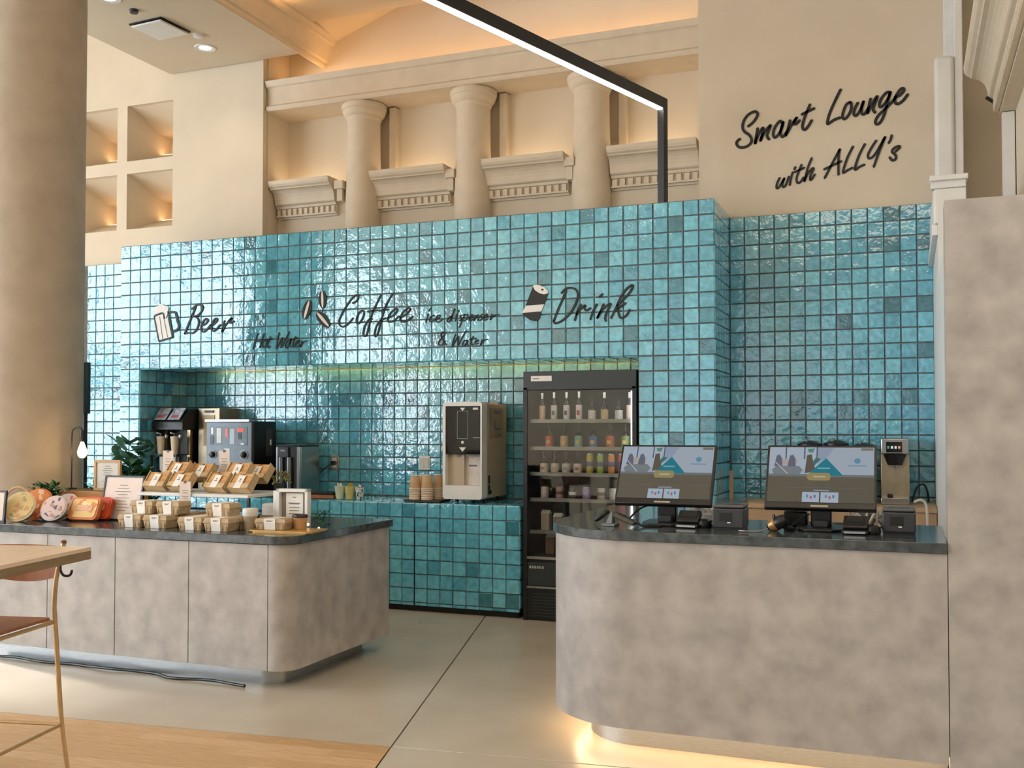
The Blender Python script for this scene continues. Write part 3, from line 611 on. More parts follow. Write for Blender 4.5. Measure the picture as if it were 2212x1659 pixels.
M_SIGNW = mat('sign_white', (240, 236, 232), 0.6, noise=0.02)
def poly_part(name, pts, m, parent, ox, oz, y0=0.004, y1=-0.003):
    MB().prism([(a - ox, b - oz) for a, b in pts], y0, y1, lambda a, b, d: (a, d, b)).build(name, m, parent)
t = thing('beer_mug_sign', 'white and black beer mug symbol beside the word Beer', 'symbol', (-5.837, WF, 2.07))
poly_part('glass_body', POLYS['glass'], M_SIGNW, t, -5.837, 2.07)
poly_part('foam', POLYS['foam'], M_SIGNW, t, -5.837, 2.07, 0.004, -0.002)
for nm, w in (('mug_lines', 0.013), ('mug_stripes', 0.005), ('handle', 0.017)):
    mb = MB()
    for s in STROKES[nm]: ribbon(mb, [(p[0] + 5.837, p[1] - 2.07) for p in s], w, -0.002, -0.005)
    mb.build({'mug_lines': 'outline', 'mug_stripes': 'stripe', 'handle': 'handle'}[nm], M_INK if nm != 'mug_stripes' else M_GREY_TXT, t)
for i, (c, e1, e2) in enumerate(BEANS):
    u = Vector((e1[0] - c[0], e1[1] - c[1])); w = Vector((-u.y, u.x)).normalized() * (Vector((e2[0] - c[0], e2[1] - c[1])).length * 0.85)
    t = thing('coffee_bean_sign', 'black coffee bean symbol with pale slit, %s' % ('leftmost of the three', 'uppermost of the three', 'lowest of the three')[i], 'symbol', (c[0], WF, c[1]), group='coffee beans beside the word Coffee')
    P = [u * math.cos(a) + w * math.sin(a) for a in [k * math.pi / 14 for k in range(28)]]
    MB().prism([(p.x, p.y) for p in P], 0.004, -0.003, lambda a, b, d: (a, d, b)).build('bean', M_INK, t)
    P = [u * 0.95 * math.cos(a) + w * 0.30 * math.sin(a) for a in [k * math.pi / 14 for k in range(28)]]
    MB().prism([(p.x, p.y) for p in P], -0.003, -0.005, lambda a, b, d: (a, d, b)).build('slit', M_SIGNW, t)
t = thing('drink_can_sign', 'tilted black and white drink can symbol beside the word Drink', 'symbol', (-2.56, WF, 2.11))
for nm, k, m in (('can_body', 'can_mid', M_INK), ('can_band', 'can_white', M_SIGNW), ('can_base', 'can_low', M_INK), ('can_lid', 'can_top', M_SIGNW)):
    poly_part(nm, POLYS[k], m, t, -2.56, 2.11)
MB().prism([(0.152 + 0.009 * math.cos(a), 0.222 + 0.007 * math.sin(a)) for a in [k * math.pi / 5 for k in range(10)]], -0.003, -0.005, lambda a, b, d: (a, d, b)).build('opening', M_INK, t)

# ================================================================== black light bar on its post
th_ = math.atan2(-2.069, -0.661)
t = thing('light_bar', 'black angled post and overhead bar with a bright strip light', 'light', (-1.572, 6.86, ZT), th_)
H_ = 3.632 - ZT
MB().box(-0.026, 0.026, -0.026, 0.026, 0, H_).build('post', M_BLACK, t, bevel=0.002)
MB().box(-0.06, 0.06, -0.06, 0.06, 0, 0.006).build('base_plate', M_BLACK, t)
bar = MB().box(0.026, 4.6, -0.026, 0.026, H_ - 0.075, H_).build('bar', M_BLACK, t, bevel=0.002)
MB().box(0.03, 4.55, -0.0185, 0.0185, H_ - 0.083, H_ - 0.0752).build('light_strip', M_LEDW, t, label='glowing white strip light')
MB().box(4.4, 4.44, -0.02, 0.02, H_, 4.81 - ZT).build('hanger', M_BLACK, t)

# ================================================================== left display counter
def rounded_rect(x0, x1, y0, y1, rads, n=10):
    """corner radii in the order (x0,y0),(x1,y0),(x1,y1),(x0,y1)"""
    P = []
    for (cx, cy, sx, sy, a0), r in zip(((x0, y0, 1, 1, 180), (x1, y0, -1, 1, 270), (x1, y1, -1, -1, 0), (x0, y1, 1, -1, 90)), rads):
        if r <= 0: P.append((cx, cy)); continue
        for k in range(n + 1):
            a = math.radians(a0 + 90 * k / n)
            P.append((cx + sx * r + r * math.cos(a), cy + sy * r + r * math.sin(a)))
    return P
up = lambda a, b, d: (a, b, d)
LC = thing('display_counter', 'low stone-look display counter with dark stone top', 'counter', (-2.985, 4.467, 0))
ox, oy = -2.985, 4.467
MB().prism(rounded_rect(-2.16, -0.005, 0.005, 1.07, (0, 0.1, 0, 0), 12), 0.10, 0.75, up).build('carcass', M_CONC, LC, smooth=True)
seams = [-5.145, -4.608, -4.117, -3.615, -3.11]
for a, b in zip(seams, seams[1:]):
    MB().box(a - ox + 0.0022, b - ox - 0.0022, -0.008, 0.006, 0.097, 0.748).build('front_panel', M_CONC, LC, bevel=0.001, seg=1)
MB().prism([(seams[-1] - ox + 0.0022, -0.008)] + [p for p in rounded_rect(-0.3, 0, -0.008, 1.075, (0, 0.11, 0, 0), 14)][1:-1] + [(-0.02, 1.075), (-0.02, 0.2), (seams[-1] - ox + 0.0022, 0.02)], 0.097, 0.748, up).build('corner_panel', M_CONC, LC, smooth=True)
M_KICK = mat('brushed_kick', (168, 172, 174), 0.35, metal=0.85, noise=0.04, scale=30, stretch=(1, 1, 8))
MB().prism(rounded_rect(-2.10, -0.13, 0.085, 0.98, (0, 0.1, 0, 0), 12), 0.0, 0.10, up).build('kick_plinth', M_KICK, LC, smooth=True)
MB().prism(rounded_rect(-2.185, 0.02, -0.025, 1.09, (0, 0.12, 0, 0), 14), 0.752, 0.795, up).build('stone_top', M_STONE, LC, smooth=True, bevel=0.003)
# dark cable lying along the plinth
pts = [(-5.05 + i * 0.1, 4.50 + 0.010 * math.sin(i * 1.3) + (-0.03 if 12 < i < 20 else 0.0), 0.008 + 0.004 * max(0, math.sin(i * 0.9))) for i in range(19)]
tag(MB().tube(smooth_line(pts, 4), 0.008, 8).build('floor_cable', M_BLK, smooth=True), 'black cable lying on the floor along the display counter plinth', 'cable')

# ================================================================== right order counter (L-shaped, rounded corner)
RC = thing('order_counter', 'tall stone-look order counter with big rounded corner and dark stone top', 'counter', (-1.53, 4.10, 0))
def lshape(off, r, xr=1.655):
    P = []
    x0, y0 = -off, -off
    rr = r + off
    for k in range(25):
        a = math.radians(180 + 90 * k / 24)
        P.append((x0 + rr + rr * math.cos(a), y0 + rr + rr * math.sin(a)))
    P += [(xr, y0), (xr, 0.72), (0.80, 0.72), (0.62, 0.92), (0.62, 2.10), (x0, 2.10)]
    return P
MB().prism(lshape(0.0, 0.43), 0.115, 0.89, up).build('body', M_CONC, RC, smooth=True, angle=30)
MB().prism(lshape(0.012, 0.43, 1.656), 0.89, 0.93, up).build('stone_top', M_STONE, RC, smooth=True, bevel=0.003, angle=30)
MB().prism(lshape(-0.16, 0.43), 0.0, 0.115, up).build('kick_plinth', M_KICK, RC, smooth=True, angle=30)
led = MB()
Lp = [p for p in lshape(-0.10, 0.43)][:26]
led.tube([(a, b, 0.108) for a, b in [(Lp[0][0], 1.9)] + Lp], 0.006, 8)
led.build('light_strip', glow('plinth_led', (1.0, 0.68, 0.38), 44.0), RC, label='warm light strip under the counter')

# ================================================================== things on the display counter
LT = 0.795
def kraft_box():
    """closed kraft lunch box: tapered tray, lid, paper sleeve; origin at base centre"""
    t = thing('lunch_box', '', 'lunch box')
    w, d = 0.165, 0.112
    def taper(mb, z0, z1, s0, s1):
        mb.add([(x * s, y * s, z) for z, s in ((z0, s0), (z1, s1)) for x, y in ((-w / 2, -d / 2), (w / 2, -d / 2), (w / 2, d / 2), (-w / 2, d / 2))],
               [(3, 2, 1, 0), (4, 5, 6, 7), (0, 1, 5, 4), (1, 2, 6, 5), (2, 3, 7, 6), (3, 0, 4, 7)])
    tr = MB(); taper(tr, 0.0, 0.044, 0.86, 0.97)
    for k in range(6):
        x = -w / 2 * 0.8 + k * w * 0.16
        if abs(x + 0.005) > 0.025: tr.box(x - 0.003, x + 0.003, -d / 2 * 0.97 - 0.001, -d / 2 * 0.9, 0.006, 0.040)
    tr.build('tray', M_KRAFT, t, bevel=0.003)
    ld = MB(); taper(ld, 0.044, 0.048, 1.02, 1.02); taper(ld, 0.048, 0.072, 1.0, 0.93)
    ld.build('lid', M_KRAFT, t, bevel=0.003)
    b = MB().box(-0.030, 0.030, -d / 2 * 1.02 - 0.002, d / 2 * 1.02 + 0.002, 0.044, 0.0735)
    b.add([(-0.030, -d / 2 * 1.0 - 0.0025, 0.044), (0.030, -d / 2 * 1.0 - 0.0025, 0.044), (0.028, -d / 2 * 0.87 - 0.0045, 0.001), (-0.028, -d / 2 * 0.87 - 0.0045, 0.001),
           (-0.030, -d / 2 * 0.9, 0.044), (0.030, -d / 2 * 0.9, 0.044), (0.028, -d / 2 * 0.8, 0.001), (-0.028, -d / 2 * 0.8, 0.001)],
          [(0, 1, 2, 3), (7, 6, 5, 4), (0, 3, 7, 4), (1, 5, 6, 2), (0, 4, 5, 1), (3, 2, 6, 7)])
    sl = b.build('paper_sleeve', M_PAPER, t)
    pm = MB()
    for x0, x1, z in ((-0.016, -0.006, 0.06), (-0.002, 0.006, 0.06), (0.010, 0.018, 0.06), (-0.014, 0.012, 0.055)):
        pm.box(x0, x1, -d / 2 * 1.02 - 0.0026, -d / 2 * 1.02 - 0.0018, z, z + 0.0035)
    pm.build('printed_mark', M_GREY_TXT, sl)
    return t
proto = kraft_box()
G1 = 'kraft lunch boxes on the display counter'
spots = [(-4.105, 4.605, 0, 'front-row kraft lunch box below the black-framed notice, left of its pair'), (-3.930, 4.610, 0, 'front-row kraft lunch box on the right of the left stack'),
         (-4.105, 4.725, 0, 'second-row kraft lunch box carrying the upper left box'), (-3.930, 4.73, 0, 'second-row kraft lunch box carrying the upper right box of the left stack'),
         (-4.085, 4.680, 0.0725, 'upper kraft lunch box on the left of the left stack'), (-3.905, 4.685, 0.0725, 'upper kraft lunch box on the right of the left stack'),
         (-3.93, 4.85, 0, 'rear kraft lunch box of the left stack, under the white shelf'),
         (-3.674, 4.590, 0, 'front-row kraft lunch box on the left of the right stack'), (-3.502, 4.592, 0, 'front-row kraft lunch box beside the clear cup'),
         (-3.674, 4.71, 0, 'second-row kraft lunch box on the left of the right stack'), (-3.502, 4.712, 0, 'second-row kraft lunch box beside the napkin holder'),
         (-3.560, 4.680, 0.0725, 'single upper kraft lunch box on the right stack')]
for i, (x, y, z, lab) in enumerate(spots):
    o = proto if i == 0 else copy_tree(proto)
    o.location = (x, y, LT + z); o.rotation_euler.z = random.uniform(-0.03, 0.03); o['label'] = lab; o['group'] = G1

# white two-tier riser
SHZ = 0.972
t = thing('display_riser', 'white shelf riser on the display counter holding sandwich boxes', 'shelf', (-3.92, 4.85, LT))
MB().box(-0.40, 0.40, 0.0, 0.42, 0.158, SHZ - LT).build('shelf_board', M_WHITE, t, bevel=0.003)
for x in (-0.39, 0.375):
    for y in (0.03, 0.39): MB().box(x, x + 0.015, y - 0.008, y + 0.008, 0, 0.158).build('leg', M_BLACK, t)
MB().box(-0.38, 0.38, 0.385, 0.39, 0.05, 0.06).build('stretcher', M_BLACK, t)

M_FILL = mat('sandwich_filling', (206, 150, 92), 0.7, scale=70, c2=(120, 96, 48), detail=5)
M_BREAD = mat('toasted_bread', (214, 170, 112), 0.75, scale=40, c2=(188, 132, 78))
def sandwich_box():
    """open kraft box tipped back, two sandwich halves inside, white sleeve; origin at base centre, opening towards -y"""
    t = thing('sandwich_box', '', 'sandwich box')
    T = Matrix.Rotation(math.radians(-40), 4, 'X')
    w, h, d = 0.148, 0.115, 0.052
    b = MB()
    b.box(-w / 2, w / 2, 0.0, 0.004, 0.0, h, T)
    b.box(-w / 2, -w / 2 + 0.004, -d, 0.002, 0.0, h, T); b.box(w / 2 - 0.004, w / 2, -d, 0.002, 0.0, h, T)
    b.box(-w / 2, w / 2, -d, 0.002, 0.0, 0.004, T); b.box(-w / 2, w / 2, -d, -d + 0.004, 0.0, 0.035, T)
    b.build('carton', M_KRAFT2, t)
    for s in (-1, 1):
        f = MB()
        f.box(s * 0.036 - 0.030, s * 0.036 + 0.030, -d + 0.006, -d + 0.018, 0.006, h - 0.006, T)
        f.box(s * 0.036 - 0.030, s * 0.036 + 0.030, -0.018, -0.004, 0.006, h - 0.002, T)
        bread = f.build('bread', M_BREAD, t, bevel=0.004)
        MB().box(s * 0.036 - 0.028, s * 0.036 + 0.028, -d + 0.018, -0.018, 0.008, h + 0.001, T).build('filling', M_FILL, bread)
    sv = MB().box(-0.024, 0.024, -d - 0.002, -d, -0.001, 0.09, T).box(-0.024, 0.024, -d - 0.002, 0.0, 0.088, 0.090, T)
    sl = sv.build('paper_sleeve', M_PAPER, t)
    MB().box(-0.012, 0.010, -d - 0.003, -d - 0.002, 0.045, 0.050, T).box(-0.004, 0.004, -d - 0.003, -d - 0.002, 0.056, 0.066, T).build('printed_mark', M_GREY_TXT, sl)
    return t
sproto = sandwich_box()
low = min((sproto.matrix_world @ Vector(v)).z for o in sproto.children for v in o.bound_box)
G2 = 'sandwich boxes on the white riser'
sspots = [(-4.245, 4.935, 0, 'front sandwich box at the left end of the riser'), (-4.075, 4.94, 0, 'front sandwich box second from the left on the riser'), (-4.17, 5.03, 0.06, 'raised sandwich box lying over the left front pair'),
          (-4.03, 5.075, 0.05, 'rear raised sandwich box of the left heap'), (-3.905, 5.06, 0.0, 'sandwich box behind the hanging price card'), (-3.80, 5.165, 0.0, 'rearmost sandwich box between the tall price card and the right heap'),
          (-3.80, 4.935, 0, 'front sandwich box left of the right heap'), (-3.635, 4.94, 0, 'front sandwich box at the right end of the riser'), (-3.725, 5.03, 0.06, 'raised sandwich box lying over the right front pair'), (-3.625, 5.085, 0.05, 'rear raised sandwich box of the right heap')]
for i, (x, y, z, lab) in enumerate(sspots):
    o = sproto if i == 0 else copy_tree(sproto)
    o.location = (x, y, SHZ + z - low + 0.001); o.rotation_euler.z = random.uniform(-0.10, 0.06); o['label'] = lab; o['group'] = G2
# dry bouquet at the end of the riser
M_DRY = mat('dry_grass', (170, 160, 90), 0.8, scale=60, c2=(120, 124, 66))
t = thing('dried_bouquet', 'small bunch of dried greenery at the right end of the riser', 'bouquet', (-3.56, 5.215, SHZ))
MB().lathe([(0.028, 0), (0.034, 0.05)], n=16).build('pot', M_DARK, t, smooth=True)
mb = MB(); rg = random.Random(5)
for k in range(70):
    a = rg.uniform(0, 6.28); r = rg.uniform(0.01, 0.075); z = rg.uniform(0.05, 0.125); c = Vector((r * math.cos(a), r * math.sin(a), z))
    q = Euler((rg.uniform(0, 3), rg.uniform(0, 3), a)).to_matrix(); s = rg.uniform(0.010, 0.018)
    mb.add([c + q @ Vector(v) for v in ((-s, 0, 0), (0, s * 0.45, 0), (s, 0, 0), (0, -s * 0.45, 0), (0, 0, 0.002))], [(0, 1, 4), (1, 2, 4), (2, 3, 4), (3, 0, 4), (0, 3, 2, 1)])
f_ = mb.build('foliage', M_DRY, t); f_['kind'] = 'stuff'
# price cards
def price_card(x, y, z, lab, stand):
    t = thing('price_card', lab, 'price card', (x, y, z), group='price cards at the riser')
    b = 0.105 if stand else -0.068
    MB().box(-0.040, 0.040, -0.001, 0.001, b, b + 0.138).build('card', mat('card_paper', (226, 208, 196), 0.8, noise=0.02), t)
    MB().box(-0.008, 0.008, -0.004, 0.003, b + 0.128, b + 0.142).build('clip', M_BLK, t)
    if stand:
        MB().tube([(0, 0.006, 0), (0, 0.006, b + 0.135)], 0.0025, 8).build('rod', M_BLK, t)
        MB().lathe([(0.02, 0), (0.018, 0.005)], (0, 0.006, 0), 14).build('foot', M_BLK, t)
    for k, (w, z2) in enumerate(((0.022, 0.085), (0.016, 0.07), (0.024, 0.05), (0.018, 0.04))):
        MB().box(-w, w, -0.0018, -0.001, b + z2, b + z2 + 0.003).build('printed_line', M_GREY_TXT, t)
price_card(-4.285, 5.085, SHZ, 'tall pink-white price card standing behind the left sandwich boxes', True)
price_card(-3.955, 5.205, SHZ, 'tall pink-white price card standing in front of the grey machine', True)
price_card(-3.955, 4.842, SHZ, 'pink-white price card hanging from the front edge of the riser', False)

# cups and napkins
t = thing('clear_cup', 'clear cup with white lid beside the lunch boxes', 'cup', (-3.366, 4.66, LT))
MB().lathe([(0.030, 0), (0.034, 0.04), (0.040, 0.08)], n=24).build('cup_body', mat('beige_drink', (176, 160, 136), 0.25), t, smooth=True)
MB().lathe([(0.040, 0.08), (0.043, 0.085), (0.042, 0.118), (0.036, 0.122)], n=24).build('lid', M_WHITE, t, smooth=True)
t = thing('napkin_holder', 'kraft holder full of white napkins', 'napkin holder', (-3.46, 5.02, LT))
MB().box(-0.066, 0.066, -0.05, 0.05, 0, 0.055).build('holder', mat('olive_board', (150, 134, 102), 0.8), t)
MB().box(-0.060, 0.060, -0.044, 0.044, 0.01, 0.122).build('napkin_stack', M_PAPER, t, bevel=0.012)
# white framed menu
t = thing('framed_menu', 'white box frame with a printed menu behind the golden tray', 'menu', (-3.205, 4.835, LT), math.radians(4))
fm = MB(); W2, H2 = 0.098, 0.222
fm.box(-W2, -W2 + 0.018, -0.02, 0.02, 0, H2).box(W2 - 0.018, W2, -0.02, 0.02, 0, H2).box(-W2, W2, -0.02, 0.02, H2 - 0.018, H2).box(-W2, W2, -0.02, 0.02, 0, 0.018)
fm.build('frame', M_WHITE, t, bevel=0.002)
MB().box(-W2 + 0.01, W2 - 0.01, 0.012, 0.016, 0.01, H2 - 0.01).build('backing', mat('grey_backing', (150, 144, 134), 0.8), t)
pp = MB().box(-0.05, 0.055, 0.006, 0.0118, 0.018, H2 - 0.026).build('menu_sheet', M_PAPER, t)
ln = MB()
for z, w in ((0.172, 0.012), (0.140, 0.038), (0.135, 0.03), (0.115, 0.034), (0.098, 0.030), (0.08, 0.032)): ln.box(0.002 - w, 0.002 + w, 0.005, 0.006, z, z + 0.004)
ln.build('printed_lines', M_GREY_TXT, pp)
tag(MB().box(-0.025, 0.025, -0.012, 0.012, 0, 0.205).build('menu_leaflet_holder', M_WHITE, bevel=0.002, loc=(-3.345, 4.89, LT)), 'slim white upright holder left of the menu frame', 'holder')
# golden tray with sample meal
M_GOLD = mat('golden_tray', (206, 160, 88), 0.35, metal=0.4, noise=0.05, scale=20)
TYX, TYY = -3.142, 4.70
t = thing('serving_tray', 'golden serving tray at the rounded end of the counter', 'tray', (TYX, TYY, LT), math.radians(3))
MB().prism(rounded_rect(-0.185, 0.185, -0.10, 0.09, (0.03,) * 4, 6), 0.0, 0.008, up).build('base', M_GOLD, t)
MB().prism(rounded_rect(-0.195, 0.195, -0.11, 0.10, (0.03,) * 4, 6), 0.008, 0.012, up).build('rim', M_GOLD, t)
o = copy_tree(proto); o.location = (TYX - 0.075, TYY - 0.02, LT + 0.0125); o.rotation_euler.z = 0.08; o['label'] = 'kraft lunch box with white sleeve lying on the golden tray'; o['group'] = G1; o.scale = (1.15, 1.1, 0.82)
t = thing('coffee_cup', 'kraft paper coffee cup with dark lid on the golden tray', 'cup', (TYX + 0.045, TYY + 0.035, LT + 0.0125))
MB().lathe([(0.031, 0), (0.040, 0.062)], n=28).build('cup_body', mat('cup_kraft', (206, 160, 110), 0.7), t, smooth=True)
MB().lathe([(0.042, 0.062), (0.043, 0.066), (0.041, 0.076), (0.036, 0.078), (0.034, 0.074)], n=28).build('lid', mat('dark_lid', (54, 46, 44), 0.4), t, smooth=True)
# framed notices
def notice(name, lab, loc, rz, w, h, depth, m, tilt, border, paper):
    t = thing(name, lab, 'notice', loc, rz)
    T = Matrix.Rotation(math.radians(tilt), 4, 'X')
    fm = MB()
    fm.box(-w / 2, -w / 2 + border, 0, depth, 0, h, T).box(w / 2 - border, w / 2, 0, depth, 0, h, T).box(-w / 2 + border, w / 2 - border, 0, depth, h - border, h, T).box(-w / 2 + border, w / 2 - border, 0, depth, 0, border, T)
    fm.build('frame', m, t)
    s = MB().box(-w / 2 + border, w / 2 - border, depth * 0.4, depth * 0.8, border, h - border, T).build('sheet', paper, t)
    mk_ = MB()
    for k in range(9):
        z = h * (0.78 - 0.07 * k); ww = w * (0.10 + 0.12 * ((k * 37) % 5) / 5)
        mk_.box(-ww, ww, depth * 0.4 - 0.001, depth * 0.4, z, z + 0.003, T)
    mk_.build('printed_lines', M_GREY_TXT, s)
    if tilt:
        y1 = h * 0.7 * math.sin(math.radians(-tilt)) + depth; z1 = h * 0.7 * math.cos(math.radians(-tilt))
        MB().add([(x, y + dy, z) for x in (-0.02, 0.02) for y, z, dy in ((y1, z1, 0), (y1 + 0.05, 0.0, 0), (y1 + 0.05, 0.0, 0.004), (y1, z1, 0.004))], [(0, 1, 2, 3), (7, 6, 5, 4), (0, 4, 5, 1), (1, 5, 6, 2), (2, 6, 7, 3), (3, 7, 4, 0)]).build('easel_back', m, t)
    return t
M_OAK = mat('light_oak', (190, 150, 100), 0.55, scale=10, c2=(206, 168, 120), stretch=(6, 1, 1))
notice('framed_notice', 'large black-framed paper notice leaning beside the lunch boxes', (-4.475, 4.87, LT), math.radians(3), 0.29, 0.275, 0.012, M_BLACK, -12, 0.010, mat('notice_paper', (226, 206, 192), 0.35, noise=0.02))
notice('framed_notice', 'small oak-framed notice standing on the wooden crate', (-4.745, 5.06, 0.958), math.radians(2), 0.205, 0.195, 0.018, M_OAK, 0, 0.016, mat('notice_grey', (214, 208, 198), 0.5, noise=0.02))
notice('framed_notice', 'black-framed board cut off by the left picture edge', (-5.095, 4.50, LT), math.radians(8), 0.18, 0.19, 0.014, M_BLACK, -6, 0.012, mat('notice_paper', (226, 206, 192), 0.35))
tag(MB().tube(smooth_line([(-5.16, 4.66, LT), (-5.15, 4.66, 0.93), (-5.10, 4.66, 0.985), (-5.03, 4.66, 0.995), (-4.975, 4.66, 0.965), (-4.95, 4.66, 0.90), (-4.945, 4.66, LT)], 5), 0.006, 8).build('cane_handle', M_OAK, smooth=True), 'pale bent cane hoop standing at the left end of the counter', 'hoop')
# wooden crate with greenery
M_CRATE = mat('crate_wood', (190, 132, 72), 0.6, scale=8, c2=(212, 156, 92), stretch=(1.5, 8, 8))
t = thing('wooden_crate', 'honey-coloured wooden crate on the counter behind the round packs', 'crate', (-4.875, 5.16, LT))
W2, D2 = 0.235, 0.16
for z in (0.0, 0.084):
    for y in (-D2, D2 - 0.012): MB().box(-W2, W2, y, y + 0.012, z, z + 0.078).build('plank', M_CRATE, t, bevel=0.002)
    for x in (-W2, W2 - 0.012): MB().box(x, x + 0.012, -D2 + 0.012, D2 - 0.012, z, z + 0.078).build('plank', M_CRATE, t, bevel=0.002)
MB().box(-W2 + 0.012, W2 - 0.012, -D2 + 0.012, D2 - 0.012, 0.0, 0.01).build('bottom', M_CRATE, t)
MB().box(-W2, W2, -D2, D2, 0.162, 0.1625).build('liner', mat('moss', (90, 84, 52), 0.9, scale=40), t)
M_GREEN = mat('leaf_green', (30, 78, 44), 0.5, scale=30, c2=(66, 124, 76))
M_GREEN2 = mat('leaf_bluegreen', (44, 104, 86), 0.45, scale=30, c2=(110, 160, 130))
def leaf(mb, base, d, length, width, droop, rg):
    d = d.normalized(); side = d.cross(Vector((0, 0, 1)));
    if side.length < 1e-3: side = Vector((1, 0, 0))
    side.normalize(); n = 4; pts = []
    for k in range(n + 1):
        s = k / n; c = base + d * length * s + Vector((0, 0, -droop * s * s)); w = width * math.sin(math.pi * (0.12 + 0.88 * s)) * 0.5
        pts += [c - side * w, c + Vector((0, 0, -w * 0.25)), c + side * w]
    f = []
    for k in range(n):
        a = k * 3; f += [(a, a + 1, a + 4, a + 3), (a + 1, a + 2, a + 5, a + 4)]
    mb.add(pts, f)
def greenery(parent, rg, n, rx, ry, z0, z1, length, width, m):
    mb = MB()
    for k in range(n):
        b = Vector((rg.uniform(-rx, rx), rg.uniform(-ry, ry), rg.uniform(z0, z1)))
        a = rg.uniform(0, 6.28); d = Vector((math.cos(a), math.sin(a), rg.uniform(0.0, 1.3)))
        leaf(mb, b, d, length * rg.uniform(0.6, 1.2), width * rg.uniform(0.7, 1.2), length * rg.uniform(0, 0.5), rg)
    o = mb.build('foliage', m, parent, smooth=True); o['kind'] = 'stuff'
    return o
rg = random.Random(11)
t = thing('crate_plant', 'dark green trailing plant growing in the wooden crate', 'plant', (-4.89, 5.22, 0.9585))
greenery(t, rg, 110, 0.13, 0.09, 0.0, 0.05, 0.055, 0.016, M_GREEN)
t = thing('fern_pot', 'low dark green fern behind the round packs', 'plant', (-5.085, 4.91, LT))
MB().lathe([(0.045, 0), (0.055, 0.07), (0.05, 0.07), (0.048, 0.06)], n=20).build('pot', M_DARK, t, smooth=True)
greenery(t, rg, 240, 0.085, 0.05, 0.08, 0.20, 0.07, 0.018, M_GREEN)
# round and square food packs
def speckle(name, a, b, c, scale=38):
    if name in MATS: return MATS[name]
    m = bpy.data.materials.new(name); m.use_nodes = True; nt = m.node_tree; bs = nt.nodes['Principled BSDF']
    tc = nt.nodes.new('ShaderNodeTexCoord'); v = nt.nodes.new('ShaderNodeTexVoronoi'); v.inputs['Scale'].default_value = scale
    cr = nt.nodes.new('ShaderNodeValToRGB'); cr.color_ramp.interpolation = 'CONSTANT'; e = cr.color_ramp.elements
    e[0].color = (*lin(a), 1); e[1].position = 0.66; e[1].color = (*lin(b), 1); k = e.new(0.86); k.color = (*lin(c), 1)
    sp_ = nt.nodes.new('ShaderNodeSeparateColor')
    nt.links.new(tc.outputs['Object'], v.inputs['Vector']); nt.links.new(v.outputs['Color'], sp_.inputs[0]); nt.links.new(sp_.outputs[0], cr.inputs[0]); nt.links.new(cr.outputs[0], bs.inputs['Base Color'])
    bs.inputs['Roughness'].default_value = 0.2; MATS[name] = m
    return m
def round_pack(lab, loc, rz, r, rim, face, tilt=28):
    t = thing('round_food_pack', lab, 'food pack', loc, rz, 'round food packs at the left end')
    T = Matrix.Translation((0, 0, 0)) @ Matrix.Rotation(math.radians(90 - tilt), 4, 'X')
    off = Matrix.Translation((0, 0, r * math.cos(math.radians(tilt)) + 0.0005))
    Mx = off @ T
    MB().lathe([(r * 0.72, -0.05), (r * 0.95, -0.004), (r, 0.0), (r, 0.006), (r * 0.96, 0.009)], n=40, M=Mx).build('bowl', rim, t, smooth=True)
    MB().lathe([(r * 0.9, 0.009), (r * 0.9, 0.012), (r * 0.6, 0.016)], n=40, M=Mx).build('printed_film', face, t, smooth=True)
    lo = min((o.matrix_local @ Vector(v)).z for o in t.children for v in o.bound_box)
    for o in t.children: o.location.z -= lo
    return t
M_CRM = mat('cream_rim', (236, 214, 176), 0.4); M_ORG = mat('orange_rim', (220, 120, 70), 0.4); M_BLU = mat('pale_rim', (222, 214, 216), 0.4)
round_pack('cream round food pack nearest the front at the left end', (-4.985, 4.61, LT), math.radians(18), 0.098, M_CRM, speckle('film_cream', (238, 216, 160), (230, 180, 140), (190, 190, 150)))
round_pack('round food pack with red and orange lid behind the cream one', (-4.985, 4.735, LT), math.radians(14), 0.105, M_ORG, speckle('film_red', (226, 140, 84), (214, 86, 66), (240, 206, 170)))
round_pack('pale round food pack with violet and orange print', (-4.80, 4.69, LT), math.radians(14), 0.083, M_BLU, speckle('film_pale', (228, 206, 206), (196, 160, 150), (112, 104, 130)))
round_pack('round food pack with dark blue print behind the pale one', (-4.835, 4.82, LT), math.radians(12), 0.085, M_BLU, speckle('film_blue', (206, 190, 186), (86, 82, 106), (196, 110, 90)))
def square_pack(lab, loc, rz, body, face):
    t = thing('square_food_pack', lab, 'food pack', loc, rz, 'square food packs before the crate')
    T = Matrix.Rotation(math.radians(-24), 4, 'X')
    fn = lambda a, b, d: T @ Vector((a, d, b))
    MB().prism(rounded_rect(-0.1, 0.1, 0.0, 0.14, (0.025,) * 4, 6), 0.0, 0.03, fn).build('tray', body, t)
    f = MB().prism(rounded_rect(-0.088, 0.088, 0.012, 0.128, (0.02,) * 4, 6), -0.004, 0.0, fn).build('printed_film', face, t)
    MB().prism([(-0.06, 0.055), (0.06, 0.055), (0.06, 0.09), (-0.06, 0.09)], -0.006, -0.004, fn).build('label_band', mat('film_pink', (226, 158, 130), 0.4, scale=60, c2=(240, 196, 170)), f)
    lo = min((o.matrix_local @ Vector(v)).z for o in t.children for v in o.bound_box)
    for o in t.children: o.location.z -= lo
square_pack('square food pack with orange film in front of the crate', (-4.635, 4.735, LT), math.radians(6), mat('orange_tray', (224, 130, 74), 0.35), speckle('film_yellow', (240, 206, 140), (228, 150, 90), (244, 230, 170), 30))
square_pack('red-edged square food pack tucked behind the orange one', (-4.605, 4.80, LT), math.radians(6), mat('red_tray', (214, 82, 46), 0.35), mat('red_film', (214, 86, 50), 0.3))
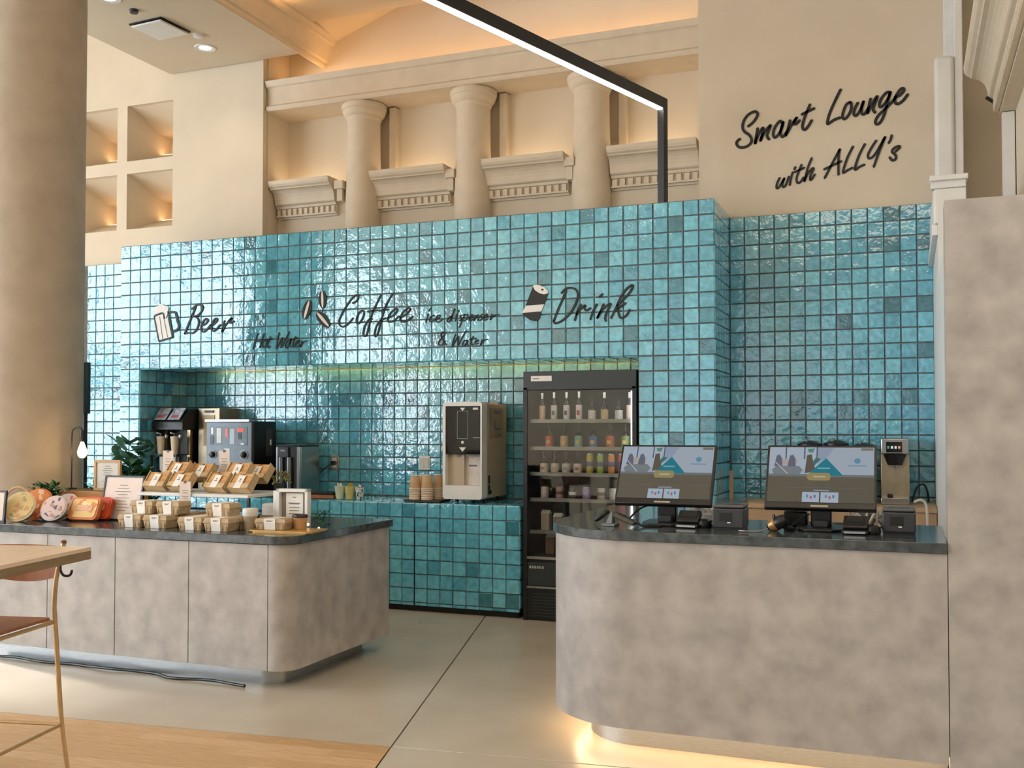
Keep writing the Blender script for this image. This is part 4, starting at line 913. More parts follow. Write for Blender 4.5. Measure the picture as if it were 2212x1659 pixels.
tag(MB().box(-0.30, 0.30, -0.06, 0.06, 0, 0.006).build('mat_sheet', mat('bamboo_mat', (176, 146, 100), 0.7, scale=40, stretch=(1, 12, 1)), loc=(-4.86, 4.535, LT)), 'thin bamboo mat along the front edge under the round packs', 'mat') if False else None
# bent-pipe lamp
t = thing('pipe_lamp', 'black bent-pipe lamp with a glowing bare bulb', 'lamp', (-5.075, 5.10, 0.958))
MB().lathe([(0.035, 0), (0.035, 0.008), (0.01, 0.012)], n=20).build('base', M_BLACK, t, smooth=True)
MB().tube(smooth_line([(0, 0, 0.01), (0, 0, 0.2), (0, 0, 0.35), (0.012, 0, 0.388), (0.045, 0, 0.40), (0.078, 0, 0.395), (0.088, 0, 0.37)], 5), 0.0055, 10).build('pipe', M_BLACK, t, smooth=True)
MB().lathe([(0.010, 0.385), (0.017, 0.365), (0.017, 0.315), (0.013, 0.308)], (0.088, 0, 0), 18).build('socket', M_BLACK, t, smooth=True)
MB().lathe([(0.010, 0.308), (0.014, 0.295), (0.026, 0.262), (0.030, 0.240), (0.026, 0.218), (0.014, 0.205), (0.002, 0.202)], (0.088, 0, 0), 22).build('bulb', glow('filament_bulb', (1.0, 0.70, 0.36), 9), t, smooth=True)
point_light('bulb_light', (-4.985, 5.06, 1.20), 2.2, (1.0, 0.62, 0.28), 0.03)
# floor plant and pole
t = thing('floor_plant', 'bushy green plant in a tall planter between counter and tiled wall', 'plant', (-5.36, 5.98, 0))
MB().lathe([(0.15, 0), (0.19, 0.78), (0.17, 0.78), (0.165, 0.70)], n=28).build('planter', M_DARK, t, smooth=True)
greenery(t, rg, 170, 0.15, 0.13, 0.76, 1.02, 0.16, 0.05, M_GREEN)
greenery(t, rg, 80, 0.12, 0.10, 0.95, 1.26, 0.13, 0.075, M_GREEN2)
greenery(t, rg, 40, 0.20, 0.14, 0.78, 0.95, 0.24, 0.018, M_GREEN)
t = thing('pole_lamp', 'black floor pole with a dark blue-grey sleeve beside the column', 'pole', (-5.665, 5.82, 0))
MB().lathe([(0.12, 0), (0.12, 0.015), (0.02, 0.02)], n=24).build('base', M_BLACK, t, smooth=True)
MB().tube([(0, 0, 0.015), (0, 0, 1.5)], 0.016, 14).build('pole', M_BLACK, t, smooth=True)
MB().lathe([(0.030, 1.46), (0.034, 1.47), (0.034, 1.835), (0.028, 1.84)], n=20).build('sleeve', mat('blue_grey_metal', (40, 62, 72), 0.4), t, smooth=True)
# fairy light sprig at the counter end
t = thing('leaf_sprig', 'thin green sprig with tiny warm bulbs at the counter end', 'sprig', (-3.045, 4.86, LT))
greenery(t, rg, 46, 0.035, 0.05, 0.0, 0.10, 0.045, 0.012, M_GREEN)
for k, (x, y, z) in enumerate(((0.02, -0.05, 0.01), (-0.045, -0.055, 0.03))):
    MB().lathe([(0.001, -0.007), (0.006, -0.003), (0.006, 0.003), (0.001, 0.008)], (x, y, z), 10).build('tiny_bulb', glow('fairy_bulb', (1, 0.78, 0.42), 6), t, smooth=True)

# ================================================================== machines in the niche (counter top 0.80)
BT = 0.803
# --- beer server
t = thing('beer_server', 'twin-tap beer server with black head in the niche corner', 'beer server', (-5.80, 6.90, BT))
for x in (-0.14, 0.10): MB().box(x, x + 0.03, 0.10, 0.13, 0, 0.54).build('upright', mat('gold_lit_steel', (196, 172, 132), 0.3, metal=0.9), t)  # plain steel, the gold of the warm light is put into its colour
MB().box(-0.14, 0.13, 0.13, 0.30, 0.0, 0.56).build('back_cabinet', M_BLACK, t, bevel=0.004)
hd_ = MB().add([(x, y, z) for x in (-0.17, 0.15) for y, z in ((-0.02, 0.535), (0.30, 0.535), (0.30, 0.71), (0.10, 0.71), (-0.02, 0.60))],
     [(0, 1, 2, 3, 4), (9, 8, 7, 6, 5)] + [(k, k + 5, (k + 1) % 5 + 5, (k + 1) % 5) for k in range(5)]).build('head', M_BLACK, t, bevel=0.004)
M_PANEL = mat('blue_white_print', (214, 216, 222), 0.4, scale=30, c2=(120, 134, 168))
for x in (-0.10, 0.045):
    T = Matrix.Translation((x, 0.035, 0.668)) @ Matrix.Rotation(math.radians(-42), 4, 'X')
    p_ = MB().box(-0.062, 0.062, -0.006, 0.0, -0.066, 0.066, T).build('label_panel', M_PANEL, t, bevel=0.003)
    MB().box(-0.035, 0.035, -0.008, -0.006, -0.045, -0.02, T).build('red_print', mat('print_red', (190, 90, 80), 0.5), p_)
    MB().tube([(x, 0.06, 0.535), (x, 0.02, 0.50), (x, -0.01, 0.46)], 0.012, 12).build('tap', M_STEEL, t, smooth=True)
    MB().tube([(x, 0.01, 0.50), (x - 0.01, -0.03, 0.51)], 0.006, 8).build('lever', M_WHITE, t, smooth=True)
    MB().lathe([(0.01, 0.0), (0.018, 0.01), (0.018, 0.03), (0.01, 0.04)], (x + 0.05, 0.02, 0.46), 14).build('knob', M_STEEL, t, smooth=True)
MB().box(-0.16, 0.12, -0.06, 0.13, 0.322, 0.330).build('cup_platform', M_BLACK, t)
MB().box(-0.16, 0.12, -0.06, 0.13, 0.0, 0.02).build('drip_tray', M_BLACK, t)
for x in (-0.15, 0.105): MB().box(x, x + 0.012, -0.055, -0.043, 0.02, 0.322).build('leg', M_BLACK, t)
for x, z, r, lab in ((-0.10, 0.331, 0.036, 'paper cup under the left tap of the beer server'), (0.045, 0.331, 0.036, 'paper cup under the right tap of the beer server'), (-0.075, 0.0205, 0.03, 'white cup on the lower tray of the beer server, left'), (0.055, 0.0205, 0.03, 'white cup on the lower tray of the beer server, right')):
    c = thing('paper_cup', lab, 'cup', (-5.80 + x, 6.90 + 0.01, BT + z))
    h = 0.145 if r > 0.033 else 0.29
    if h > 0.2: MB().lathe([(0.03, 0), (0.03, 0.012), (0.012, 0.016), (0.012, 0.16), (0.028, 0.18), (0.030, h)], n=20).build('cup_body', M_WHITE, c, smooth=True)
    else:
        MB().lathe([(r * 0.7, 0), (r, h), (r * 0.9, h), (r * 0.62, 0.006)], n=22).build('cup_body', mat('cream_cup', (224, 206, 180), 0.6), c, smooth=True)
        MB().lathe([(r * 1.0, h - 0.004), (r * 1.07, h), (r * 1.0, h + 0.004)], n=22, cap=False).build('rim', M_WHITE, c, smooth=True)
# --- stainless cabinet
t = thing('steel_cabinet', 'narrow stainless cabinet beside the beer server', 'cabinet', (-5.525, 7.18, BT))
M_BROWN_REFL = mat('brown_reflecting_steel', (150, 138, 116), 0.35, metal=0.8, noise=0.06, scale=20)  # stainless steel with its brown reflections painted into the base colour
MB().box(-0.11, 0.11, -0.12, 0.14, 0, 0.72).build('body', M_BROWN_REFL, t, bevel=0.004)
MB().box(-0.05, 0.06, -0.125, -0.12, 0.40, 0.66).build('label_plate', mat('tan_plate', (190, 170, 130), 0.5), t)
MB().box(-0.04, 0.05, -0.128, -0.12, 0.68, 0.70).build('vent', M_BLACK, t)
# --- coffee machine
t = thing('coffee_machine', 'grey and black coffee machine with lit product window', 'coffee machine', (-5.15, 6.84, BT))
MB().box(-0.225, 0.225, 0.02, 0.33, 0.012, 0.605).build('body', M_BLK, t, bevel=0.006)
M_GM = mat('grey_machine', (112, 122, 130), 0.4, metal=0.3, noise=0.04, scale=25)
fp = MB().box(-0.225, 0.215, 0.0, 0.02, 0.245, 0.60).build('front_door', M_GM, t, bevel=0.004)
MB().box(-0.235, 0.20, -0.012, 0.03, 0.60, 0.622).build('top_rail', mat('bright_steel', (206, 208, 216), 0.25, metal=0.7), t, bevel=0.003)
MB().box(-0.19, 0.175, -0.003, 0.0, 0.41, 0.565).build('product_window', mat('window_grey', (96, 108, 118), 0.25), fp)
for x0, x1, z0, z1, c in ((-0.175, -0.155, 0.50, 0.555, (224, 228, 228)), (-0.12, -0.075, 0.43, 0.55, (206, 208, 206)), (-0.035, -0.01, 0.48, 0.55, (222, 120, 116)), (0.01, 0.055, 0.42, 0.545, (176, 190, 198)), (0.08, 0.145, 0.52, 0.55, (240, 96, 84)), (0.09, 0.12, 0.46, 0.515, (40, 60, 62)), (0.115, 0.15, 0.415, 0.43, (206, 220, 226)), (-0.185, -0.15, 0.42, 0.49, (70, 82, 92))):
    MB().box(x0, x1, -0.006, -0.003, z0, z1).build('display_item', mat('display_%d_%d_%d' % c, c, 0.4, emit=0.25), fp)
MB().box(-0.045, 0.01, -0.004, 0.0, 0.366, 0.386).build('badge', M_WHITE, fp)
for x in (-0.16, 0.145):
    k_ = MB().lathe([(0.032, 0), (0.032, 0.006), (0.02, 0.008), (0.02, 0.028), (0.016, 0.03)], (0, 0, 0), 24, Matrix.Translation((x, 0.0, 0.335)) @ Matrix.Rotation(math.radians(90), 4, 'X')).build('knob', M_BLK, fp, smooth=True)
    MB().lathe([(0.033, 0.001), (0.037, 0.002), (0.037, 0.006), (0.033, 0.007)], (0, 0, 0), 24, Matrix.Translation((x, 0.0, 0.335)) @ Matrix.Rotation(math.radians(90), 4, 'X'), cap=False).build('dial_ring', M_WHITE, k_, smooth=True)
MB().box(-0.225, 0.235, -0.01, 0.02, 0.17, 0.235).build('drawer_front', M_GM, t, bevel=0.004)
MB().box(-0.05, 0.05, -0.012, -0.01, 0.19, 0.218).build('drawer_badge', M_DARK, t)
MB().box(-0.225, 0.19, -0.02, 0.02, 0.135, 0.158).build('handle_rail', mat('bright_steel', (206, 208, 216), 0.25, metal=0.7), t, bevel=0.003)
MB().box(-0.225, 0.22, 0.0, 0.02, 0.0, 0.125).build('base_front', M_GM, t, bevel=0.004)
MB().box(0.2255, 0.227, 0.18, 0.27, 0.32, 0.54).build('side_label', M_DARK, t)
MB().box(0.2275, 0.229, 0.235, 0.255, 0.41, 0.455).build('side_sticker', M_WHITE, t)
# --- hot water dispenser
t = thing('hot_water_dispenser', 'slim steel hot water dispenser with dark recess', 'dispenser', (-4.665, 6.95, BT))
MB().box(-0.113, -0.095, 0, 0.02, 0.0, 0.40).box(0.085, 0.113, 0, 0.02, 0.0, 0.40).build('front_frame', M_STEEL, t, bevel=0.004)
MB().box(-0.113, 0.113, 0.02, 0.29, 0.0, 0.40).build('body', M_STEEL, t, bevel=0.004)
MB().box(-0.113, 0.113, 0.0, 0.29, 0.40, 0.412).build('top_cover', M_BLK, t, bevel=0.003)
MB().box(-0.095, 0.085, 0.004, 0.019, 0.0, 0.40).build('recess', M_BLK, t)
MB().box(-0.09, 0.01, -0.012, 0.01, 0.315, 0.395).build('control_block', M_DARK, t, bevel=0.003)
MB().box(-0.06, -0.02, -0.014, -0.012, 0.362, 0.376).build('display', mat('soft_screen', (150, 150, 156), 0.3), t)
for x in (-0.06, 0.02): MB().tube([(x, -0.004, 0.0), (x, -0.004, 0.315)], 0.02, 14).build('canister', mat('steel_dark', (128, 136, 142), 0.3, metal=0.9), t, smooth=True)
# --- outlet with plug and cord, switch
t = thing('power_outlet', 'steel wall outlet with a black plug', 'outlet', (-4.457, YR - 0.006, 1.065))
MB().box(-0.04, 0.04, -0.006, 0.003, -0.058, 0.058).build('plate', M_STEEL, t, bevel=0.002)
for z in (-0.022, 0.026): MB().box(-0.02, 0.02, -0.008, -0.005, z - 0.016, z + 0.016).build('socket', M_WHITE, t)
MB().box(-0.02, 0.016, -0.04, -0.008, -0.016, 0.016).build('plug', M_BLK, t, bevel=0.004)
MB().tube(smooth_line([(-0.01, -0.04, -0.005), (-0.05, -0.06, -0.04), (-0.09, -0.07, -0.08)], 5), 0.005, 8).build('cord', M_BLK, t, smooth=True)
t = thing('wall_switch', 'white double switch plate on the niche tiles', 'switch', (-3.625, YR - 0.006, 1.075))
MB().box(-0.048, 0.048, -0.006, 0.003, -0.056, 0.056).build('plate', M_WHITE, t, bevel=0.002)
for x in (-0.022, 0.022): MB().box(x - 0.018, x + 0.018, -0.010, -0.005, -0.04, 0.04).build('rocker', mat('rocker_cream', (214, 208, 194), 0.5), t, bevel=0.002)
# --- small tray, creamer cups
t = thing('wooden_tray', 'dark tray on a reddish wooden base in the niche', 'tray', (-4.30, 6.92, BT))
MB().box(-0.12, 0.12, -0.07, 0.07, 0.0, 0.028).build('base', mat('red_wood', (150, 88, 54), 0.5, scale=10, c2=(176, 110, 70), stretch=(2, 10, 10)), t, bevel=0.002)
MB().box(-0.115, 0.115, -0.065, 0.065, 0.0281, 0.05).build('tray', M_BLK, t, bevel=0.004)
def cup_of(name, lab, x, y, r, h, m, sticks, ms):
    c = thing(name, lab, 'cup', (x, y, BT), group='small cups in the niche')
    MB().lathe([(r * 0.75, 0), (r, h), (r * 0.93, h), (r * 0.7, 0.006)], n=22).build('cup_body', m, c, smooth=True)
    rgx = random.Random(int(x * 1000))
    for k in range(sticks):
        a = rgx.uniform(0, 6.28); rr = rgx.uniform(0, r * 0.55)
        MB().lathe([(0.006, 0.01), (0.007, h + rgx.uniform(0.008, 0.03))], (rr * math.cos(a), rr * math.sin(a), 0), 8).build('sachet', ms, c, smooth=True)
cup_of('condiment_cup', 'pale green cup filled with white sachets', -4.145, 6.89, 0.04, 0.10, mat('pale_green', (214, 220, 190), 0.4), 5, M_PAPER)
cup_of('condiment_cup', 'cup filled with yellow sachets', -4.062, 6.90, 0.038, 0.10, mat('yellow_cup', (214, 200, 120), 0.4), 5, mat('yellow_sachet', (206, 170, 60), 0.5))
cup_of('condiment_cup', 'white cup with black pattern right of the yellow sachets', -3.985, 6.92, 0.036, 0.095, speckle('pattern_cup', (226, 228, 222), (200, 204, 200), (60, 64, 66), 90), 4, M_PAPER)
# --- cup stacks on a dark tray
t = thing('cup_tray', 'dark tray with stacked paper cups beside the ice dispenser', 'tray', (-3.40, 6.915, BT))
MB().prism(rounded_rect(-0.155, 0.155, -0.10, 0.10, (0.02,) * 4, 5), 0.0, 0.010, up).build('base', mat('brown_tray', (78, 62, 44), 0.5), t)
MB().prism(rounded_rect(-0.16, 0.16, -0.105, 0.105, (0.02,) * 4, 5), 0.010, 0.014, up).build('rim', mat('brown_tray', (78, 62, 44), 0.5), t)
for i, (x, y, lab) in enumerate(((-3.478, 6.865, 'front left stack of upturned paper cups on the dark tray'), (-3.378, 6.868, 'front right stack of upturned paper cups on the dark tray'), (-3.455, 6.965, 'rear left stack of upturned paper cups on the dark tray'), (-3.335, 6.965, 'rear right stack of upturned paper cups on the dark tray'))):
    c = thing('cup_stack', lab, 'cups', (x, y, BT + 0.0145), group='stacked paper cups')
    for k in range(7):
        z0 = k * 0.0125
        MB().lathe([(0.044, z0), (0.046, z0 + 0.003), (0.0435, z0 + 0.006), (0.0415, z0 + 0.0122)], n=24).build('cup', mat('cup_light', (224, 204, 178), 0.65) , c, smooth=True)
    MB().lathe([(0.0415, 0.0872), (0.034, 0.168 + 0.006 * (i % 2)), (0.031, 0.172 + 0.006 * (i % 2))], n=24).build('top_cup', mat('cup_tan', (206, 170, 130), 0.65), c, smooth=True)
    MB().lathe([(0.031, 0.173 + 0.006 * (i % 2)), (0.033, 0.176 + 0.006 * (i % 2)), (0.033, 0.180 + 0.006 * (i % 2)), (0.03, 0.181 + 0.006 * (i % 2))], n=24).build('base_ring', M_WHITE, c, smooth=True)
# --- ice dispenser
t = thing('ice_dispenser', 'white and beige ice and water dispenser with black glass front', 'ice dispenser', (-3.055, 6.79, BT))
M_BEIGE = mat('beige_metal', (196, 178, 152), 0.5, noise=0.02, scale=10)
W2, z0, z1 = 0.157, 0.03, 0.742
MB().box(-W2 + 0.004, W2 - 0.004, 0.10, 0.50, z0 + 0.004, z1 - 0.012).build('cabinet', M_BEIGE, t, bevel=0.005)
fn = lambda a, b, d: (a, d, b)
fr = MB()
fr.box(-W2, -W2 + 0.022, 0, 0.10, z0 + 0.10, z1 - 0.03).box(W2 - 0.012, W2, 0, 0.10, z0 + 0.10, z1 - 0.03)
fr.prism(rounded_rect(-W2, W2, z1 - 0.03, z1, (0, 0, 0.02, 0.02), 6), 0, 0.10, fn)
fr.prism(rounded_rect(-W2, W2, z0, z0 + 0.10, (0.02, 0.02, 0, 0), 6), 0, 0.10, fn)
fr.build('front_shell', M_WHITE, t)
MB().box(-0.06, 0.10, 0.02, 0.46, z1 - 0.012, z1 + 0.004).build('lid', M_WHITE, t, bevel=0.003)
gl = MB().box(-W2 + 0.022, W2 - 0.012, 0.004, 0.10, 0.36, z1 - 0.03).build('glass_panel', mat('black_glass', (16, 20, 20), 0.06, spec=0.35, noise=0.1), t, bevel=0.004)
fr2 = MB(); cx = 0.002
fr2.box(cx - 0.043, cx - 0.040, 0.002, 0.004, 0.475, 0.675).box(cx + 0.040, cx + 0.043, 0.002, 0.004, 0.475, 0.675).box(cx - 0.043, cx + 0.043, 0.002, 0.004, 0.472, 0.475).box(cx - 0.043, cx + 0.043, 0.002, 0.004, 0.675, 0.678)
fr2.build('window_outline', mat('line_silver', (140, 150, 140), 0.4), gl)
tri = lambda cx, z, s: [(cx - s, z), (cx + s, z), (cx, z - s * 1.15)]
MB().prism(tri(0.002, 0.41, 0.028), 0.002, 0.004, fn).prism(tri(0.002, 0.70, 0.020), 0.002, 0.004, fn).build('arrow_mark', mat('mark_white', (226, 222, 214), 0.5), gl)
MB().lathe([(0.011, 0), (0.011, 0.002)], (0, 0, 0), 16, Matrix.Translation((0.002, 0.004, 0.447)) @ Matrix.Rotation(math.radians(90), 4, 'X')).build('ice_mark', mat('mark_white', (226, 222, 214), 0.5), gl)
MB().box(0.085, 0.125, 0.002, 0.004, 0.685, 0.70).build('badge', mat('mark_white', (226, 222, 214), 0.5), gl)
MB().box(0.085, 0.14, 0.002, 0.004, 0.478, 0.484).build('status_line', mat('line_silver', (140, 150, 140), 0.4), gl)
bay = MB().box(-W2 + 0.022, W2 - 0.012, 0.08, 0.098, z0 + 0.10, 0.36).build('dispensing_bay', mat('bay_white', (222, 212, 202), 0.5), t)
MB().box(-W2 + 0.022, -0.005, 0.05, 0.081, z0 + 0.10, 0.36).build('bay_side', M_BEIGE, t)
for x in (-0.05, 0.02, 0.10): MB().lathe([(0.012, 0), (0.008, -0.02)], (x, 0.04, 0.36), 14).build('spout', M_STEEL, t, smooth=True)
MB().box(0.02, 0.085, 0.076, 0.0801, 0.268, 0.28).build('brand_print', M_GREY_TXT, bay)
sd = MB().box(W2 - 0.004, W2 - 0.002, 0.14, 0.42, 0.475, 0.70).build('side_sticker', mat('sticker_grey', (166, 156, 138), 0.6), t)
sk = MB().box(W2 - 0.002, W2 - 0.0008, 0.24, 0.36, 0.66, 0.68).box(W2 - 0.002, W2 - 0.0008, 0.24, 0.26, 0.54, 0.62).box(W2 - 0.002, W2 - 0.0008, 0.26, 0.36, 0.54, 0.55).box(W2 - 0.002, W2 - 0.0008, 0.33, 0.36, 0.49, 0.51)
sk.build('sticker_print', M_GREY_TXT, sd)
MB().box(W2 - 0.004, W2 - 0.001, 0.13, 0.16, 0.14, 0.20).box(W2 - 0.004, W2 - 0.001, 0.13, 0.16, 0.06, 0.13).box(W2 - 0.004, W2 - 0.001, 0.16, 0.19, 0.065, 0.09).build('side_vent', M_BLK, t)
for x in (-0.10, 0.10):
    for y in (0.13, 0.44): MB().lathe([(0.016, 0), (0.016, 0.012), (0.010, 0.034)], (x, y, 0), 14).build('foot', M_BLK, t, smooth=True)

# ================================================================== drinks fridge
FY = 6.736
FX0, FX1 = -2.556, -1.732
t = thing('drinks_fridge', 'tall black glass-front drinks fridge filled with bottles', 'fridge', ((FX0 + FX1) / 2, FY, 0))
HW = (FX1 - FX0) / 2
M_FR = mat('fridge_black', (44, 52, 56), 0.4, noise=0.04, scale=40)
M_FIN = mat('fridge_inside', (60, 66, 66), 0.4, noise=0.05)
MB().box(-HW, HW, 0, 0.03, 1.622, 1.755).box(-HW, HW, 0.03, 0.585, 1.64, 1.755).build('header', M_FR, t, bevel=0.004)
MB().box(-HW + 0.06, -HW + 0.215, -0.003, 0.0, 1.685, 1.722).build('header_label', M_PAPER, t)
MB().box(-HW + 0.075, -HW + 0.12, -0.0045, -0.003, 1.70, 1.706).build('label_print', M_GREY_TXT, t)
MB().box(-HW, -HW + 0.03, 0.0, 0.585, 0.0, 1.64).build('side_panel', M_BLK, t)
MB().box(HW - 0.03, HW, 0.0, 0.585, 0.0, 1.64).build('side_panel', M_BLK, t)
MB().box(-HW + 0.03, HW - 0.03, 0.55, 0.585, 0.0, 1.64).build('back_panel', M_FIN, t)
MB().box(-HW + 0.03, HW - 0.03, 0.02, 0.55, 0.0, 0.43).build('machine_base', M_BLK, t)
MB().box(-HW + 0.03, HW - 0.03, 0.005, 0.02, 0.245, 0.41).build('base_panel', M_FR, t, bevel=0.003)
MB().box(-HW + 0.03, HW - 0.03, 0.005, 0.02, 0.01, 0.225).build('vent_panel', M_BLK, t)
for k in range(8): MB().box(-HW + 0.06, HW - 0.06, 0.001, 0.006, 0.03 + k * 0.022, 0.038 + k * 0.022).build('vent_slat', M_FR, t)
MB().box(-HW + 0.03, HW - 0.03, -0.004, 0.02, 0.432, 0.450).build('silver_strip', M_STEEL, t); MB().box(-HW + 0.03, HW - 0.03, -0.004, 0.02, 0.228, 0.242).build('silver_strip', M_STEEL, t)
bm_ = MB()
for k in range(6): bm_.box(-HW + 0.045 + k * 0.019, -HW + 0.058 + k * 0.019, 0.003, 0.005, 0.365, 0.383)
bm_.build('base_print', mat('print_silver', (170, 170, 166), 0.5), t)
SH = [1.405, 1.212, 1.030, 0.848, 0.62]
for z in SH:
    MB().box(-HW + 0.03, HW - 0.03, 0.06, 0.55, z - 0.006, z).build('shelf', mat('shelf_wire', (110, 112, 106), 0.35, metal=0.6), t)
    MB().box(-HW + 0.035, HW - 0.035, 0.05, 0.06, z - 0.014, z + 0.012).build('shelf_edge', mat('shelf_edge', (128, 126, 118), 0.35, metal=0.4), t)
MB().box(-HW + 0.03, HW - 0.03, 0.02, 0.55, 0.4305, 0.45).build('floor_deck', M_FIN, t)
MB().box(HW - 0.046, HW - 0.032, 0.03, 0.05, 0.46, 1.61).build('tube_or_fill_light', glow('fridge_tube_and_fill', (0.95, 0.97, 1.0), 9.0), t)
MB().box(-HW + 0.06, HW - 0.06, 0.045, 0.06, 1.626, 1.6395).build('tube_or_fill_light', glow('fridge_tube_and_fill', (0.95, 0.97, 1.0), 9.0), t)  # fill light added under the header to brighten the bottle labels
MB().box(-HW + 0.03, HW - 0.03, 0.004, 0.010, 0.452, 1.62).build('glass_front', M_CLEAR, t)
def X_at(px, Y): return Y * math.tan(math.atan((px - 1106) / 2190.9) - 0.373667)
M_BOT = mat('bottle_glass_dark', (34, 40, 34), 0.08, coat=0.5); M_BOTC = mat('bottle_glass_pale', (150, 150, 140), 0.1, coat=0.5)
M_CAPW = mat('cap_white', (222, 218, 210), 0.4); M_CAPD = mat('cap_dark', (40, 36, 36), 0.4)
def bottle(lab, x, y, z, r, h, lc, cap, neck=0.42, glassm=None, spot=None):
    b = thing('bottle', lab, 'bottle', (x, y, z), group='bottles in the fridge')
    sh = h * (1 - neck)
    MB().lathe([(r * 0.9, 0), (r, 0.005), (r, sh), (r * 0.8, sh + h * 0.06), (r * 0.36, sh + h * 0.16), (r * 0.32, h * 0.93), (r * 0.32, h * 0.955)], n=18).build('glass', glassm or M_BOT, b, smooth=True)
    l_ = MB().lathe([(r * 1.02, h * 0.06), (r * 1.02, sh * 0.95)], n=18, cap=False).build('paper_label', mat('label_%d_%d_%d' % lc, lc, 0.6, scale=60), b, smooth=True)
    if spot:
        MB().box(-r * 0.45, r * 0.45, -r * 1.04, -r * 0.95, sh * 0.35, sh * 0.62).build('label_print', mat('spot_%d_%d_%d' % spot, spot, 0.6), l_)
    MB().lathe([(r * 0.38, h * 0.80), (r * 0.40, h), (r * 0.3, h + 0.002)], n=14).build('cap', cap, b, smooth=True)
def jar(lab, x, y, z, r, h, c, cap, cat='can', band=None):
    b = thing('drink_can' if cat == 'can' else 'dessert_jar', lab, cat, (x, y, z), group='cans in the fridge' if cat == 'can' else 'jars in the fridge')
    MB().lathe([(r * 0.88, 0), (r, 0.008), (r, h * 0.9), (r * 0.85, h * 0.96)], n=18).build('body', mat('can_%d_%d_%d' % c, c, 0.35, scale=40), b, smooth=True)
    MB().lathe([(r * 0.9, h * 0.955), (r * 0.88, h), (r * 0.8, h)], n=18).build('lid', cap, b, smooth=True)
    if band: MB().lathe([(r * 1.02, h * 0.38), (r * 1.02, h * 0.62)], n=18, cap=False).build('print_band', mat('band_%d_%d_%d' % band, band, 0.5), b, smooth=True)
BY = FY + 0.115
top = [(1171.5, 0.19, (224, 190, 156), M_CAPW, 0.42, 0.020, None), (1197, 0.195, (222, 212, 200), M_CAPW, 0.42, 0.020, (120, 116, 108)), (1224, 0.195, (226, 214, 210), M_CAPW, 0.42, 0.020, (90, 88, 84)), (1251, 0.198, (228, 212, 204), M_CAPW, 0.42, 0.020, (196, 84, 66)),
       (1279, 0.165, (222, 214, 204), M_CAPD, 0.55, 0.024, None), (1306, 0.19, (214, 186, 140), M_CAPW, 0.58, 0.023, None), (1337, 0.165, (220, 214, 208), M_CAPD, 0.55, 0.024, None), (1360, 0.19, (222, 196, 184), M_CAPW, 0.42, 0.019, None)]
for i, (px, h, lc, cap, nk, r, s) in enumerate(top):
    bottle('%s bottle on the top fridge shelf, %s' % (('tall wine' if nk < 0.5 else 'white-label long-neck'), ORD[i] + (' from left' if i else '')), X_at(px, BY), BY, SH[0] + 0.0005, r * 1.13, h * 1.04, lc, cap, nk, spot=s)
for i, (px, lc, cn) in enumerate(((1187, (214, 92, 62), 'red'), (1219, (214, 178, 126), 'tan'), (1250, (140, 190, 160), 'mint'), (1282, (90, 132, 176), 'blue'), (1317.5, (190, 104, 62), 'copper'), (1351, (124, 150, 92), 'green'))):
    bottle('bottle with %s label on the second fridge shelf' % cn, X_at(px, BY), BY, SH[1] + 0.0005, 0.029, 0.165, lc, M_CAPD, 0.45, spot=(224, 190, 120))
for i, (px, s, cn) in enumerate(((1175, (190, 110, 90), 'leftmost'), (1199, (206, 160, 80), 'second from left'), (1223, (150, 150, 180), 'third from left'), (1248, (200, 80, 70), 'right-hand'))):
    bottle('squat white-label bottle on the third fridge shelf, %s of four' % cn, X_at(px, BY), BY, SH[2] + 0.0005, 0.0295, 0.155, (222, 212, 198), M_CAPD, 0.5, spot=s)
for px, c, cn in ((1274, (206, 186, 74), 'yellow'), (1296.5, (150, 188, 78), 'lime green'), (1320.5, (220, 142, 66), 'orange'), (1342, (214, 84, 60), 'red')):
    jar('tall %s can on the third fridge shelf' % cn, X_at(px, BY), BY, SH[2] + 0.0005, 0.025, 0.145, c, M_STEEL, 'can', (74, 82, 128))
for i, (px, c, cn) in enumerate(((1177, (206, 196, 190), 'leftmost grey-white'), (1209, (190, 150, 146), 'rose'), (1237, (60, 60, 62), 'black and white'), (1267, (176, 160, 204), 'lilac'), (1299, (214, 200, 190), 'cream'), (1325, (216, 214, 208), 'white right-hand'))):
    jar('%s small jar on the fourth fridge shelf' % cn, X_at(px, BY), BY, SH[3] + 0.0005, 0.030, 0.092, c, M_CAPD if i != 3 else M_CAPW, 'jar', (120, 90, 90) if i in (1, 4) else (236, 234, 230) if i == 2 else None)
for i, (px, z, h, c, lab) in enumerate(((1180, SH[4], 0.12, (196, 180, 160), 'pale carton on the lowest fridge shelf'), (1206, SH[4], 0.10, (150, 140, 130), 'grey carton on the lowest fridge shelf'), (1190, 0.4505, 0.12, (120, 96, 80), 'brown carton on the fridge floor'))):
    c_ = thing('drink_carton', lab, 'carton', (X_at(px, BY + 0.06), BY + 0.06, z + 0.0005))
    MB().box(-0.032, 0.032, -0.03, 0.03, 0, h).build('body', mat('carton_%d' % i, c, 0.6), c_, bevel=0.003)
    MB().add([(-0.032, -0.03, h), (0.032, -0.03, h), (0.032, 0.03, h), (-0.032, 0.03, h), (-0.032, 0, h + 0.025), (0.032, 0, h + 0.025)], [(0, 1, 5, 4), (2, 3, 4, 5), (1, 2, 5), (3, 0, 4), (3, 2, 1, 0)]).build('gable', M_PAPER, c_)

